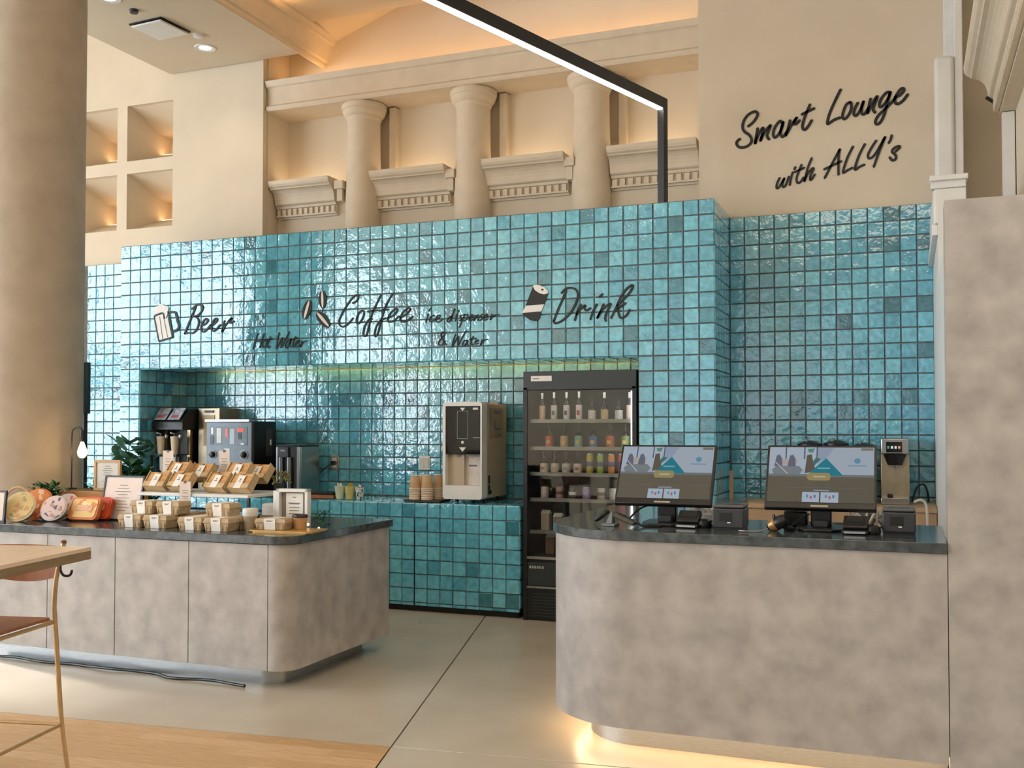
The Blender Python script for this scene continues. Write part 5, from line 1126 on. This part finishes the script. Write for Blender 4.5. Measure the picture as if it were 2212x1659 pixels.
# ================================================================== order counter equipment (top 0.93)
RT = 0.9302
SCR = 1.0
def g_(name, c, s=0.72): return glow('screen_' + name, lin(c), s)
def pos_monitor(lab, x, y, w, h, tilt, zc):
    t = thing('pos_monitor', lab, 'monitor', (x, y, RT), group='touch monitors on the order counter')
    # foot, neck
    MB().prism([(-0.10, 0.02), (-0.085, -0.045), (-0.05, -0.07), (0.05, -0.07), (0.085, -0.045), (0.10, 0.02), (0.10, 0.16), (-0.10, 0.16)], 0.0, 0.012, up).build('foot', M_BLK, t, bevel=0.003)
    MB().box(-0.042, 0.042, 0.062, 0.105, 0.012, zc - RT + 0.10).build('neck', M_BLK, t, bevel=0.005)
    MB().box(-0.03, 0.03, 0.02, 0.062, 0.012, 0.04).build('hinge_block', M_DARK, t, bevel=0.003)
    T = Matrix.Translation((0, -0.035, zc - RT)) @ Matrix.Rotation(math.radians(-tilt), 4, 'X')
    MB().box(-w / 2, w / 2, 0.0, 0.028, 0.0, h, T).build('bezel', M_BLK, t, bevel=0.004)
    b0 = 0.028; sw, sh = w - 0.020, h - b0 - 0.012
    def U(u): return -sw / 2 + u * sw
    def V(v): return h - 0.012 - v * sh
    M_SG = mat('screen_glass', (70, 70, 64), 0.06, coat=0.3, noise=0.01, emit=0.55)
    sc = MB().box(U(0), U(1), -0.002, 0.0, V(1), V(0), T).build('screen', M_SG, t, label='lit touch screen')
    def rect(nm, u0, u1, v0, v1, m, d=0.0026):
        MB().box(U(u0), U(u1), -d, -0.002, V(v1), V(v0), T).build(nm, m, sc)
    def poly(nm, P, m, d=0.003):
        MB().prism([(U(u), V(v)) for u, v in P], -d, -0.002, lambda a, b, dd: T @ Vector((a, dd, b))).build(nm, m, sc)
    rect('header_field', 0, 1, 0, 0.50, g_('pale', (196, 208, 222)))
    rect('header_fade', 0, 1, 0.50, 0.54, g_('fade', (140, 146, 150)))
    rect('photo_field', 0, 0.47, 0, 0.42, g_('sky', (204, 218, 234)), 0.0028)
    poly('photo_field', [(0.47, 0), (0.63, 0), (0.55, 0.2), (0.47, 0.3)], g_('sky2', (176, 190, 214)), 0.0028)
    for u in (0.155, 0.335, 0.455): rect('window_bar', u, u + 0.013, 0, 0.22, g_('bar', (108, 122, 138)), 0.003)
    rect('table_shape', 0.12, 0.27, 0.22, 0.33, g_('tab', (214, 196, 190)), 0.003)
    for u in (0.07, 0.20):
        poly('seated_shape', [(u - 0.02, 0.36), (u, 0.16), (u + 0.03, 0.14), (u + 0.055, 0.22), (u + 0.06, 0.36)], g_('seat', (128, 130, 146)), 0.0032)
    poly('floor_shape', [(0.03, 0.42), (0.08, 0.35), (0.29, 0.35), (0.33, 0.42), (0.30, 0.50), (0.05, 0.50)], g_('flr', (150, 158, 162)), 0.0031)
    poly('plant_shape', [(0.35, 0.48), (0.365, 0.15), (0.41, 0.13), (0.43, 0.30), (0.46, 0.44)], g_('brn', (120, 112, 100)), 0.0032)
    poly('plant_shape', [(0.37, 0.03), (0.44, 0.02), (0.42, 0.10), (0.38, 0.09)], g_('grn', (110, 168, 150)), 0.0033)
    poly('plant_shape', [(0.42, 0.28), (0.45, 0.20), (0.50, 0.21), (0.44, 0.34)], g_('grn2', (88, 140, 140)), 0.0033)
    poly('white_line', [(0.055, 0.28), (0.065, 0.275), (0.19, 0.49), (0.18, 0.50)], g_('wl', (214, 218, 222)), 0.0034)
    poly('triangle', [(0.37, 0.52), (0.55, 0.20), (0.715, 0.52)], g_('teal', (60, 150, 170)), 0.0034)
    rect('triangle_text', 0.47, 0.59, 0.375, 0.40, g_('txt', (150, 206, 214)), 0.0038)
    poly('logo_mark', [(0.845 + 0.03 * math.cos(a), 0.245 + 0.05 * math.sin(a)) for a in [k * math.pi / 8 for k in range(16)]], g_('logo', (120, 172, 204)), 0.003)
    rect('logo_text', 0.76, 0.93, 0.325, 0.345, g_('logot', (140, 176, 200)), 0.003)
    rect('corner_tag', 0.88, 0.99, 0.01, 0.055, g_('tag', (150, 146, 134)), 0.003)
    P = []
    for k in range(9): a = math.radians(90 + 180 * k / 8); P.append((0.40 + 0.028 * math.cos(a), 0.54 + 0.068 * math.sin(a)))
    for k in range(9): a = math.radians(-90 + 180 * k / 8); P.append((0.57 + 0.028 * math.cos(a), 0.54 + 0.068 * math.sin(a)))
    poly('button', P, g_('gold', (186, 168, 116)), 0.0036)
    rect('button_text', 0.435, 0.55, 0.53, 0.555, g_('goldt', (224, 214, 180)), 0.004)
    rect('rule', 0.03, 0.97, 0.735, 0.743, g_('rule', (128, 128, 122)))
    rect('caption', 0.44, 0.585, 0.775, 0.80, g_('cap', (168, 176, 188)))
    for u0, u1 in ((0.335, 0.495), (0.51, 0.675)):
        rect('option_card', u0, u1, 0.82, 1.0, g_('card', (206, 220, 236)), 0.003)
        for k, c in enumerate(((120, 170, 190), (210, 120, 130), (100, 150, 200))):
            uu = u0 + 0.04 + k * 0.035
            rect('card_icon', uu, uu + 0.018, 0.87 + 0.02 * (k % 2), 0.92 + 0.02 * (k % 2), g_('ic%d' % k, c), 0.0034)
    MB().box(-0.035, 0.035, -0.001, 0.0, 0.008, 0.016, T).build('bezel_print', mat('print_tan', (176, 160, 140), 0.5), t)
    return t
pos_monitor('left touch monitor with lit order screen on the counter corner', -1.012, 4.405, 0.432, 0.300, 31, 1.024)
pos_monitor('right touch monitor with lit order screen beside the partition', -0.352, 4.405, 0.446, 0.302, 31, 1.024)

def printer(lab, x, y, w):
    t = thing('receipt_printer', lab, 'printer', (x, y, RT), group='receipt printers')
    h, d = 0.104, 0.15
    MB().box(-w / 2, w / 2, 0, d, 0.008, h * 0.86).build('body', M_DARK, t, bevel=0.006, seg=3)
    MB().box(-w / 2 + 0.004, w / 2 - 0.004, 0.004, d - 0.004, 0.0, 0.01).build('foot_plate', M_BLK, t)
    MB().box(-w / 2, w / 2, 0.004, d, h * 0.88, h).build('cover', mat('warm_grey_plastic', (92, 90, 88), 0.4), t, bevel=0.005)
    MB().box(-w * 0.30, w * 0.32, 0.045, 0.075, h - 0.001, h + 0.001).build('paper_slot', M_BLK, t)
    MB().box(w * 0.40, w * 0.45, 0.05, 0.06, h - 0.001, h + 0.0012).build('button', M_BLK, t)
    rc_ = MB().box(-w * 0.26, w * 0.14, -0.001, 0.004, 0.036, 0.072).build('front_window', M_BLK, t)
    MB().box(-0.002, w * 0.09, -0.002, -0.0005, 0.029, 0.034).build('badge', M_PAPER, t)
printer('grey receipt printer between the two monitors', -0.712, 4.285, 0.130)
printer('grey receipt printer next to the partition', -0.044, 4.345, 0.126)

def cable(name, lab, pts, r, m, k=6, group=None):
    o = tag(MB().tube(smooth_line(pts, k), r, 8).build(name, m, smooth=True), lab, 'cable', group)
    return o
def card_terminal(lab, x, y, rz):
    t = thing('card_terminal', lab, 'card terminal', (x, y, RT), rz, 'card terminals on the counter')
    MB().box(-0.05, 0.05, -0.045, 0.06, 0, 0.018).build('base', M_BLK, t, bevel=0.008, seg=3)
    T = Matrix.Translation((0, -0.02, 0.02)) @ Matrix.Rotation(math.radians(-55), 4, 'X')
    MB().box(-0.048, 0.048, -0.012, 0.014, 0.0, 0.075, T).build('reader', M_BLK, t, bevel=0.006, seg=3)
    MB().box(-0.034, 0.034, -0.0135, -0.011, 0.03, 0.066, T).build('display', mat('dead_screen', (30, 34, 36), 0.1), t)
    MB().box(-0.04, 0.04, -0.048, -0.043, 0.006, 0.014).build('silver_lip', M_STEEL, t)
    MB().lathe([(0.03, 0.0), (0.034, 0.012), (0.03, 0.03), (0.016, 0.038)], (0.062, 0.015, 0), 20).build('side_dock', M_BLK, t, smooth=True)
card_terminal('black card terminal in front of the left monitor', -0.886, 4.335, math.radians(-4))
card_terminal('black card terminal in front of the right monitor', -0.207, 4.318, math.radians(-2))
# handheld reader on a stand
t = thing('handheld_reader', 'dark handheld reader lying on a small grey stand at the counter corner', 'reader', (-1.20, 4.285, RT), math.radians(-6))
MB().box(-0.05, 0.01, -0.03, 0.03, 0, 0.012).build('stand_base', mat('mid_grey', (120, 124, 126), 0.45), t, bevel=0.003)
MB().add([(-0.035, -0.02, 0.012), (-0.005, -0.02, 0.012), (-0.005, 0.02, 0.012), (-0.035, 0.02, 0.012), (-0.015, -0.012, 0.06), (-0.005, -0.012, 0.06), (-0.005, 0.012, 0.06), (-0.015, 0.012, 0.06)], [(3, 2, 1, 0), (4, 5, 6, 7), (0, 1, 5, 4), (1, 2, 6, 5), (2, 3, 7, 6), (3, 0, 4, 7)]).build('stand_arm', mat('mid_grey', (120, 124, 126), 0.45), t, bevel=0.002)
T = Matrix.Translation((0.03, 0, 0.040)) @ Matrix.Rotation(math.radians(22), 4, 'Y')
rb = MB().box(-0.03, 0.07, -0.022, 0.022, -0.010, 0.010, T).build('body', mat('olive_plastic', (74, 72, 58), 0.4), t, bevel=0.005)
for k in range(4): MB().box(-0.015 + k * 0.02, -0.002 + k * 0.02, -0.014, 0.014, 0.010, 0.012, T).build('key_row', M_BLK, rb)
T2 = Matrix.Translation((-0.055, 0, 0.045)) @ Matrix.Rotation(math.radians(-38), 4, 'Y')
MB().box(-0.04, 0.03, -0.024, 0.024, -0.008, 0.010, T2).build('scan_head', M_BLK, t, bevel=0.006)
cable('reader_cable', 'black cable trailing from the handheld reader', [(-1.098, 4.275, RT + 0.02), (-1.07, 4.27, RT + 0.006), (-1.04, 4.29, RT + 0.005), (-1.0, 4.305, RT + 0.005)], 0.005, M_BLK)
cable('monitor_cable', 'black cable looping behind the foot of the left monitor', [(-1.04, 4.62, RT + 0.05), (-1.09, 4.60, RT + 0.075), (-1.15, 4.55, RT + 0.06), (-1.19, 4.52, RT + 0.02), (-1.195, 4.50, RT + 0.006)], 0.0045, M_BLK)
# hand scanner
t = thing('barcode_scanner', 'black and gold barcode scanner lying between printer and monitor', 'scanner', (-0.512, 4.315, RT), math.radians(-20))
T = Matrix.Translation((0, 0, 0.034)) @ Matrix.Rotation(math.radians(-25), 4, 'Y') @ Matrix.Rotation(math.radians(90), 4, 'Y')
MB().lathe([(0.016, -0.045), (0.024, -0.03), (0.028, 0.0), (0.026, 0.03), (0.018, 0.045)], n=22, M=T).build('head', M_BLK, t, smooth=True)
MB().lathe([(0.025, -0.034), (0.0292, -0.016), (0.0295, -0.008), (0.0272, -0.004)], n=22, M=T, cap=False).build('gold_cover', mat('gold_plastic', (180, 140, 84), 0.3, metal=0.5), t, smooth=True)
MB().tube([(0.02, 0.0, 0.03), (0.035, 0.02, 0.014), (0.045, 0.05, 0.008)], [0.014, 0.012, 0.008], 12).build('grip', M_BLK, t, smooth=True)
MB().box(-0.015, -0.005, -0.02, -0.01, 0.052, 0.07).build('trigger', M_BLK, t, bevel=0.002)
cable('scanner_cable', 'thin dark cable running from the barcode scanner to the right monitor', [(-0.47, 4.36, RT + 0.012), (-0.45, 4.40, RT + 0.03), (-0.42, 4.45, RT + 0.055), (-0.40, 4.50, RT + 0.06)], 0.003, M_BLK)
cable('scanner_cable', 'thin silver cable in front of the barcode scanner', [(-0.55, 4.29, RT + 0.012), (-0.58, 4.26, RT + 0.004), (-0.62, 4.235, RT + 0.004), (-0.66, 4.24, RT + 0.004)], 0.003, M_STEEL)
# white cable tangle and pouches
M_WC = mat('white_cable', (214, 206, 194), 0.5)
rg2 = random.Random(21)
for lab, xa, ya, n, dx in (('tangle of white cables behind the right card terminal', -0.225, 4.43, 8, 0.021), ('few loose white cables behind the left card terminal', -0.90, 4.52, 3, 0.035)):
    t = thing('cable_tangle', lab, 'cables', (xa, ya, RT))
    for k in range(n):
        pts = [(rg2.uniform(-0.02, 0.03) + dx * j, rg2.uniform(-0.03, 0.04), 0.007 + abs(math.sin(j * 1.1 + k)) * rg2.uniform(0.03, 0.095)) for j in range(6)]
        MB().tube(smooth_line(pts, 6), 0.0055, 8).build('cable', M_WC, t, smooth=True)
tag(MB().lathe([(0.03, 0), (0.075, 0.02), (0.08, 0.045), (0.06, 0.065), (0.02, 0.07)], n=20).build('paper_roll_pouch', M_PAPER, smooth=True, loc=(-0.865, 4.56, RT)), 'soft white pouch behind the left card terminal', 'pouch')
tag(MB().box(-0.05, 0.05, -0.04, 0.04, 0, 0.07).build('power_box', M_BLK, bevel=0.01, loc=(-0.462, 4.56, RT)), 'black power box left of the right monitor neck', 'power box')
tag(MB().lathe([(0.012, 0), (0.012, 0.05), (0.008, 0.06), (0.008, 0.075)], n=14).build('small_bottle', mat('mint_bottle', (150, 196, 178), 0.3), smooth=True, loc=(-0.495, 4.66, RT)), 'tiny mint green bottle left of the right monitor neck', 'bottle')

# ================================================================== kitchen counter under the recessed tiles
t = thing('kitchen_counter', 'beige kitchen back counter under the recessed tiled wall', 'counter', (-0.50, 6.80, 0))
M_TAN = mat('tan_laminate', (196, 164, 130), 0.5, noise=0.03, scale=8)
MB().box(-0.66, 0.65, 0.0, 0.525, 0.0, 0.83).build('body', M_TAN, t)
MB().box(-0.68, 0.652, -0.015, 0.525, 0.83, 0.86).build('worktop', M_TAN, t, bevel=0.003)
tag(MB().box(-0.012, 0.012, -0.012, 0.012, 0, 0.20).build('corner_post', M_TAN, loc=(-1.155, 7.12, 0.8605)), 'short tan upright at the left end of the kitchen counter', 'post')
KT = 0.8603
for i, (x, zt, lab) in enumerate(((-0.626, 1.268, 'black kettle behind the right monitor, left of three'), (-0.458, 1.272, 'black kettle behind the right monitor, middle of three'), (-0.283, 1.255, 'black kettle behind the right monitor, right of three'))):
    k_ = thing('kettle', lab, 'kettle', (x, 7.08, KT), group='black kettles on the kitchen counter')
    h = zt - KT
    MB().lathe([(0.07, 0), (0.075, 0.01), (0.075, h - 0.06), (0.068, h - 0.03)], n=28).build('body', M_BLK, k_, smooth=True)
    MB().lathe([(0.082, h - 0.032), (0.082, h - 0.02), (0.05, h - 0.004), (0.02, h + 0.004)], n=28).build('lid', M_BLK, k_, smooth=True)
    MB().lathe([(0.012, h), (0.014, h + 0.016), (0.008, h + 0.02)], (-0.02, -0.03, -0.004), 14).build('knob', M_STEEL, k_, smooth=True)
    MB().tube(smooth_line([(0.0, 0.072, h - 0.08), (0.0, 0.11, h - 0.09), (0.0, 0.11, h - 0.2), (0.0, 0.074, h - 0.22)], 4), 0.01, 8).build('handle', M_BLK, k_, smooth=True)
t = thing('espresso_machine', 'silver coffee brewer with small display beside the white wall', 'coffee machine', (-0.092, 7.02, KT))
M_SILG = mat('warm_steel', (190, 176, 150), 0.3, metal=0.85, noise=0.04, scale=20)
MB().box(-0.088, 0.088, 0.06, 0.26, 0.0, 0.34).build('back_column', M_SILG, t, bevel=0.004)
MB().box(-0.085, 0.085, -0.02, 0.26, 0.325, 0.428).build('head', M_STEEL, t, bevel=0.008, seg=3)
dp = MB().box(-0.052, 0.045, -0.023, -0.02, 0.338, 0.405).build('display', mat('dead_screen', (30, 34, 36), 0.1), t)
for k, c in enumerate(((80, 150, 130), (226, 226, 220), (220, 220, 210), (230, 160, 140))): MB().box(-0.045 + k * 0.022, -0.032 + k * 0.022, -0.025, -0.023, 0.362, 0.378).build('icon', mat('icon_%d' % k, c, 0.4, emit=0.5), dp)
MB().lathe([(0.045, 0.255), (0.055, 0.28), (0.072, 0.326)], (0, 0.03, 0), 24).build('brew_basket', M_BLK, t, smooth=True)
MB().lathe([(0.012, 0.235), (0.016, 0.256)], (0.005, 0.03, 0), 14).build('spout', M_STEEL, t, smooth=True)
MB().box(-0.085, 0.085, -0.04, 0.06, 0.0, 0.045).build('drip_tray', M_STEEL, t, bevel=0.004)
MB().lathe([(0.015, 0.045), (0.018, 0.06), (0.012, 0.07)], (-0.03, -0.01, 0), 14).build('tray_knob', M_BLK, t, smooth=True)
cable('kitchen_hose', 'white hose hanging down beside the white side wall', [(0.02, 6.768, KT + 0.035), (0.055, 6.768, KT + 0.05), (0.085, 6.768, KT + 0.03), (0.095, 6.768, KT - 0.04), (0.097, 6.768, KT - 0.3), (0.097, 6.768, 0.01)], 0.008, M_WC)
cable('looped_cord', 'dark cord looping at the end of the kitchen counter', [(0.01, 7.2, KT + 0.01), (0.04, 7.22, KT + 0.10), (0.085, 7.24, KT + 0.12), (0.11, 7.26, KT + 0.05), (0.11, 7.26, KT + 0.006)], 0.006, M_BLK)

# ================================================================== high table and stool at the left
ux, uy = 0.215, -0.9766
rz = math.atan2(uy, ux)
t = thing('high_table', 'high table with pale wood top and slab edge at the left', 'table', (-2.97, 3.09, 0), rz)
M_TW = mat('table_wood', (220, 197, 174), 0.38, scale=6, c2=(232, 212, 192), stretch=(1, 12, 1), detail=6)
M_TE = mat('table_edge', (132, 112, 84), 0.55, scale=10, c2=(146, 126, 98), stretch=(1, 8, 8))
# local +x runs along the near long edge towards the camera, local -y away from it to the left
MB().box(0, 1.5, -0.75, 0.0, 0.880, 0.895).build('table_top', M_TW, t, bevel=0.001, seg=1)
MB().box(0.001, 1.499, -0.749, -0.001, 0.848, 0.8798).build('edge_frame', M_TE, t)
for x in (0.25, 1.3):
    for y in (-0.70, -0.12):
        xx = 0.75 if (x < 1 and y > -0.5) else x
        MB().box(xx, xx + 0.04, y, y + 0.04, 0, 0.848).build('leg', M_BLACK, t)
hk = MB().tube(smooth_line([(0.155, -0.030, 0.848), (0.155, -0.030, 0.825), (0.152, -0.022, 0.808), (0.15, -0.008, 0.803), (0.148, 0.006, 0.808), (0.147, 0.012, 0.825)], 5), 0.0048, 10)
hk.build('bag_hook', M_BLACK, t, smooth=True, label='small black bag hook')
# stool: axes a (along table depth towards camera) and b (to the left)
M_BRASS = mat('champagne_frame', (196, 166, 124), 0.35, metal=0.55, noise=0.04, scale=20)
M_LEATH = mat('tan_leather', (170, 112, 76), 0.55, scale=30, c2=(184, 126, 90))
A = Vector((ux, uy, 0)); B = Vector((uy, -ux, 0))          # B points to the left (-x)
S0 = Vector((-3.12, 3.132, 0))
t = thing('bar_stool', 'bar stool with thin champagne metal frame and tan seat under the table', 'stool', tuple(S0))
def L(a, b, z): return tuple(A * a + B * b + Vector((0, 0, z)))
rear = [(0.0, 0.0, 0.0), (0.0, 0.028, 0.18), (0.0, 0.053, 0.485), (0.0, 0.063, 0.60), (0.0, 0.066, 0.66), (0.0, 0.058, 0.76), (-0.005, 0.045, 0.83), (-0.012, 0.035, 0.898)]
SW = 0.44
def mir(p): return (p[0], SW - p[1], p[2])
MB().tube(smooth_line([L(*p) for p in rear], 4), 0.0095, 10).build('leg', M_BRASS, t, smooth=True)
MB().tube(smooth_line([L(*mir(p)) for p in rear], 4), 0.0095, 10).build('leg', M_BRASS, t, smooth=True)
fl = [(0.46, 0.0, 0.0), (0.43, 0.028, 0.18), (0.38, 0.06, 0.585)]
MB().tube([L(*p) for p in fl], 0.0095, 10).build('leg', M_BRASS, t, smooth=True)
MB().tube([L(*mir(p)) for p in fl], 0.0095, 10).build('leg', M_BRASS, t, smooth=True)
for p, q in (((0, 0.028, 0.18), (0, SW - 0.028, 0.18)), ((0, 0.028, 0.18), (0.43, 0.028, 0.18)), ((0.43, 0.028, 0.18), (0.43, SW - 0.028, 0.18)), ((0, SW - 0.028, 0.18), (0.43, SW - 0.028, 0.18))):
    MB().tube([L(*p), L(*q)], 0.007, 8).build('rung', M_BRASS, t, smooth=True)
MB().tube([L(0, 0.062, 0.585), L(0.38, 0.062, 0.585), L(0.38, SW - 0.062, 0.585), L(0, SW - 0.062, 0.585), L(0, 0.062, 0.585)], 0.008, 8).build('seat_rail', M_BRASS, t, smooth=True)
MB().add([L(a, b, z) for z in (0.594, 0.606) for a, b in ((0.02, 0.07), (0.40, 0.07), (0.40, SW - 0.07), (0.02, SW - 0.07))], [(3, 2, 1, 0), (4, 5, 6, 7), (0, 1, 5, 4), (1, 2, 6, 5), (2, 3, 7, 6), (3, 0, 4, 7)]).build('seat', M_LEATH, t, bevel=0.003)
bk = MB(); n = 10; v = []; f = []
for k in range(n + 1):
    s = k / n; b = 0.045 + (SW - 0.09) * s; bow = -0.05 * math.sin(math.pi * s)
    for z, da in ((0.765 - 0.03 * math.sin(math.pi * s), 0.008), (0.885, 0.008), (0.885, 0.0), (0.765 - 0.03 * math.sin(math.pi * s), 0.0)): v.append(L(bow + da, b, z))
for k in range(n):
    for j in range(4): a = k * 4; f.append((a + j, a + 4 + j, a + 4 + (j + 1) % 4, a + (j + 1) % 4))
f += [(0, 1, 2, 3), (n * 4 + 3, n * 4 + 2, n * 4 + 1, n * 4)]
bk.add(v, f).build('backrest', M_LEATH, t, smooth=True)
MB().lathe([(0.006, 0), (0.011, 0.004), (0.011, 0.012), (0.006, 0.016)], (0, 0, 0), 14, Matrix.Translation(L(-0.012, 0.035, 0.893))).build('end_cap', mat('brown_cap', (120, 80, 50), 0.5), t, smooth=True)
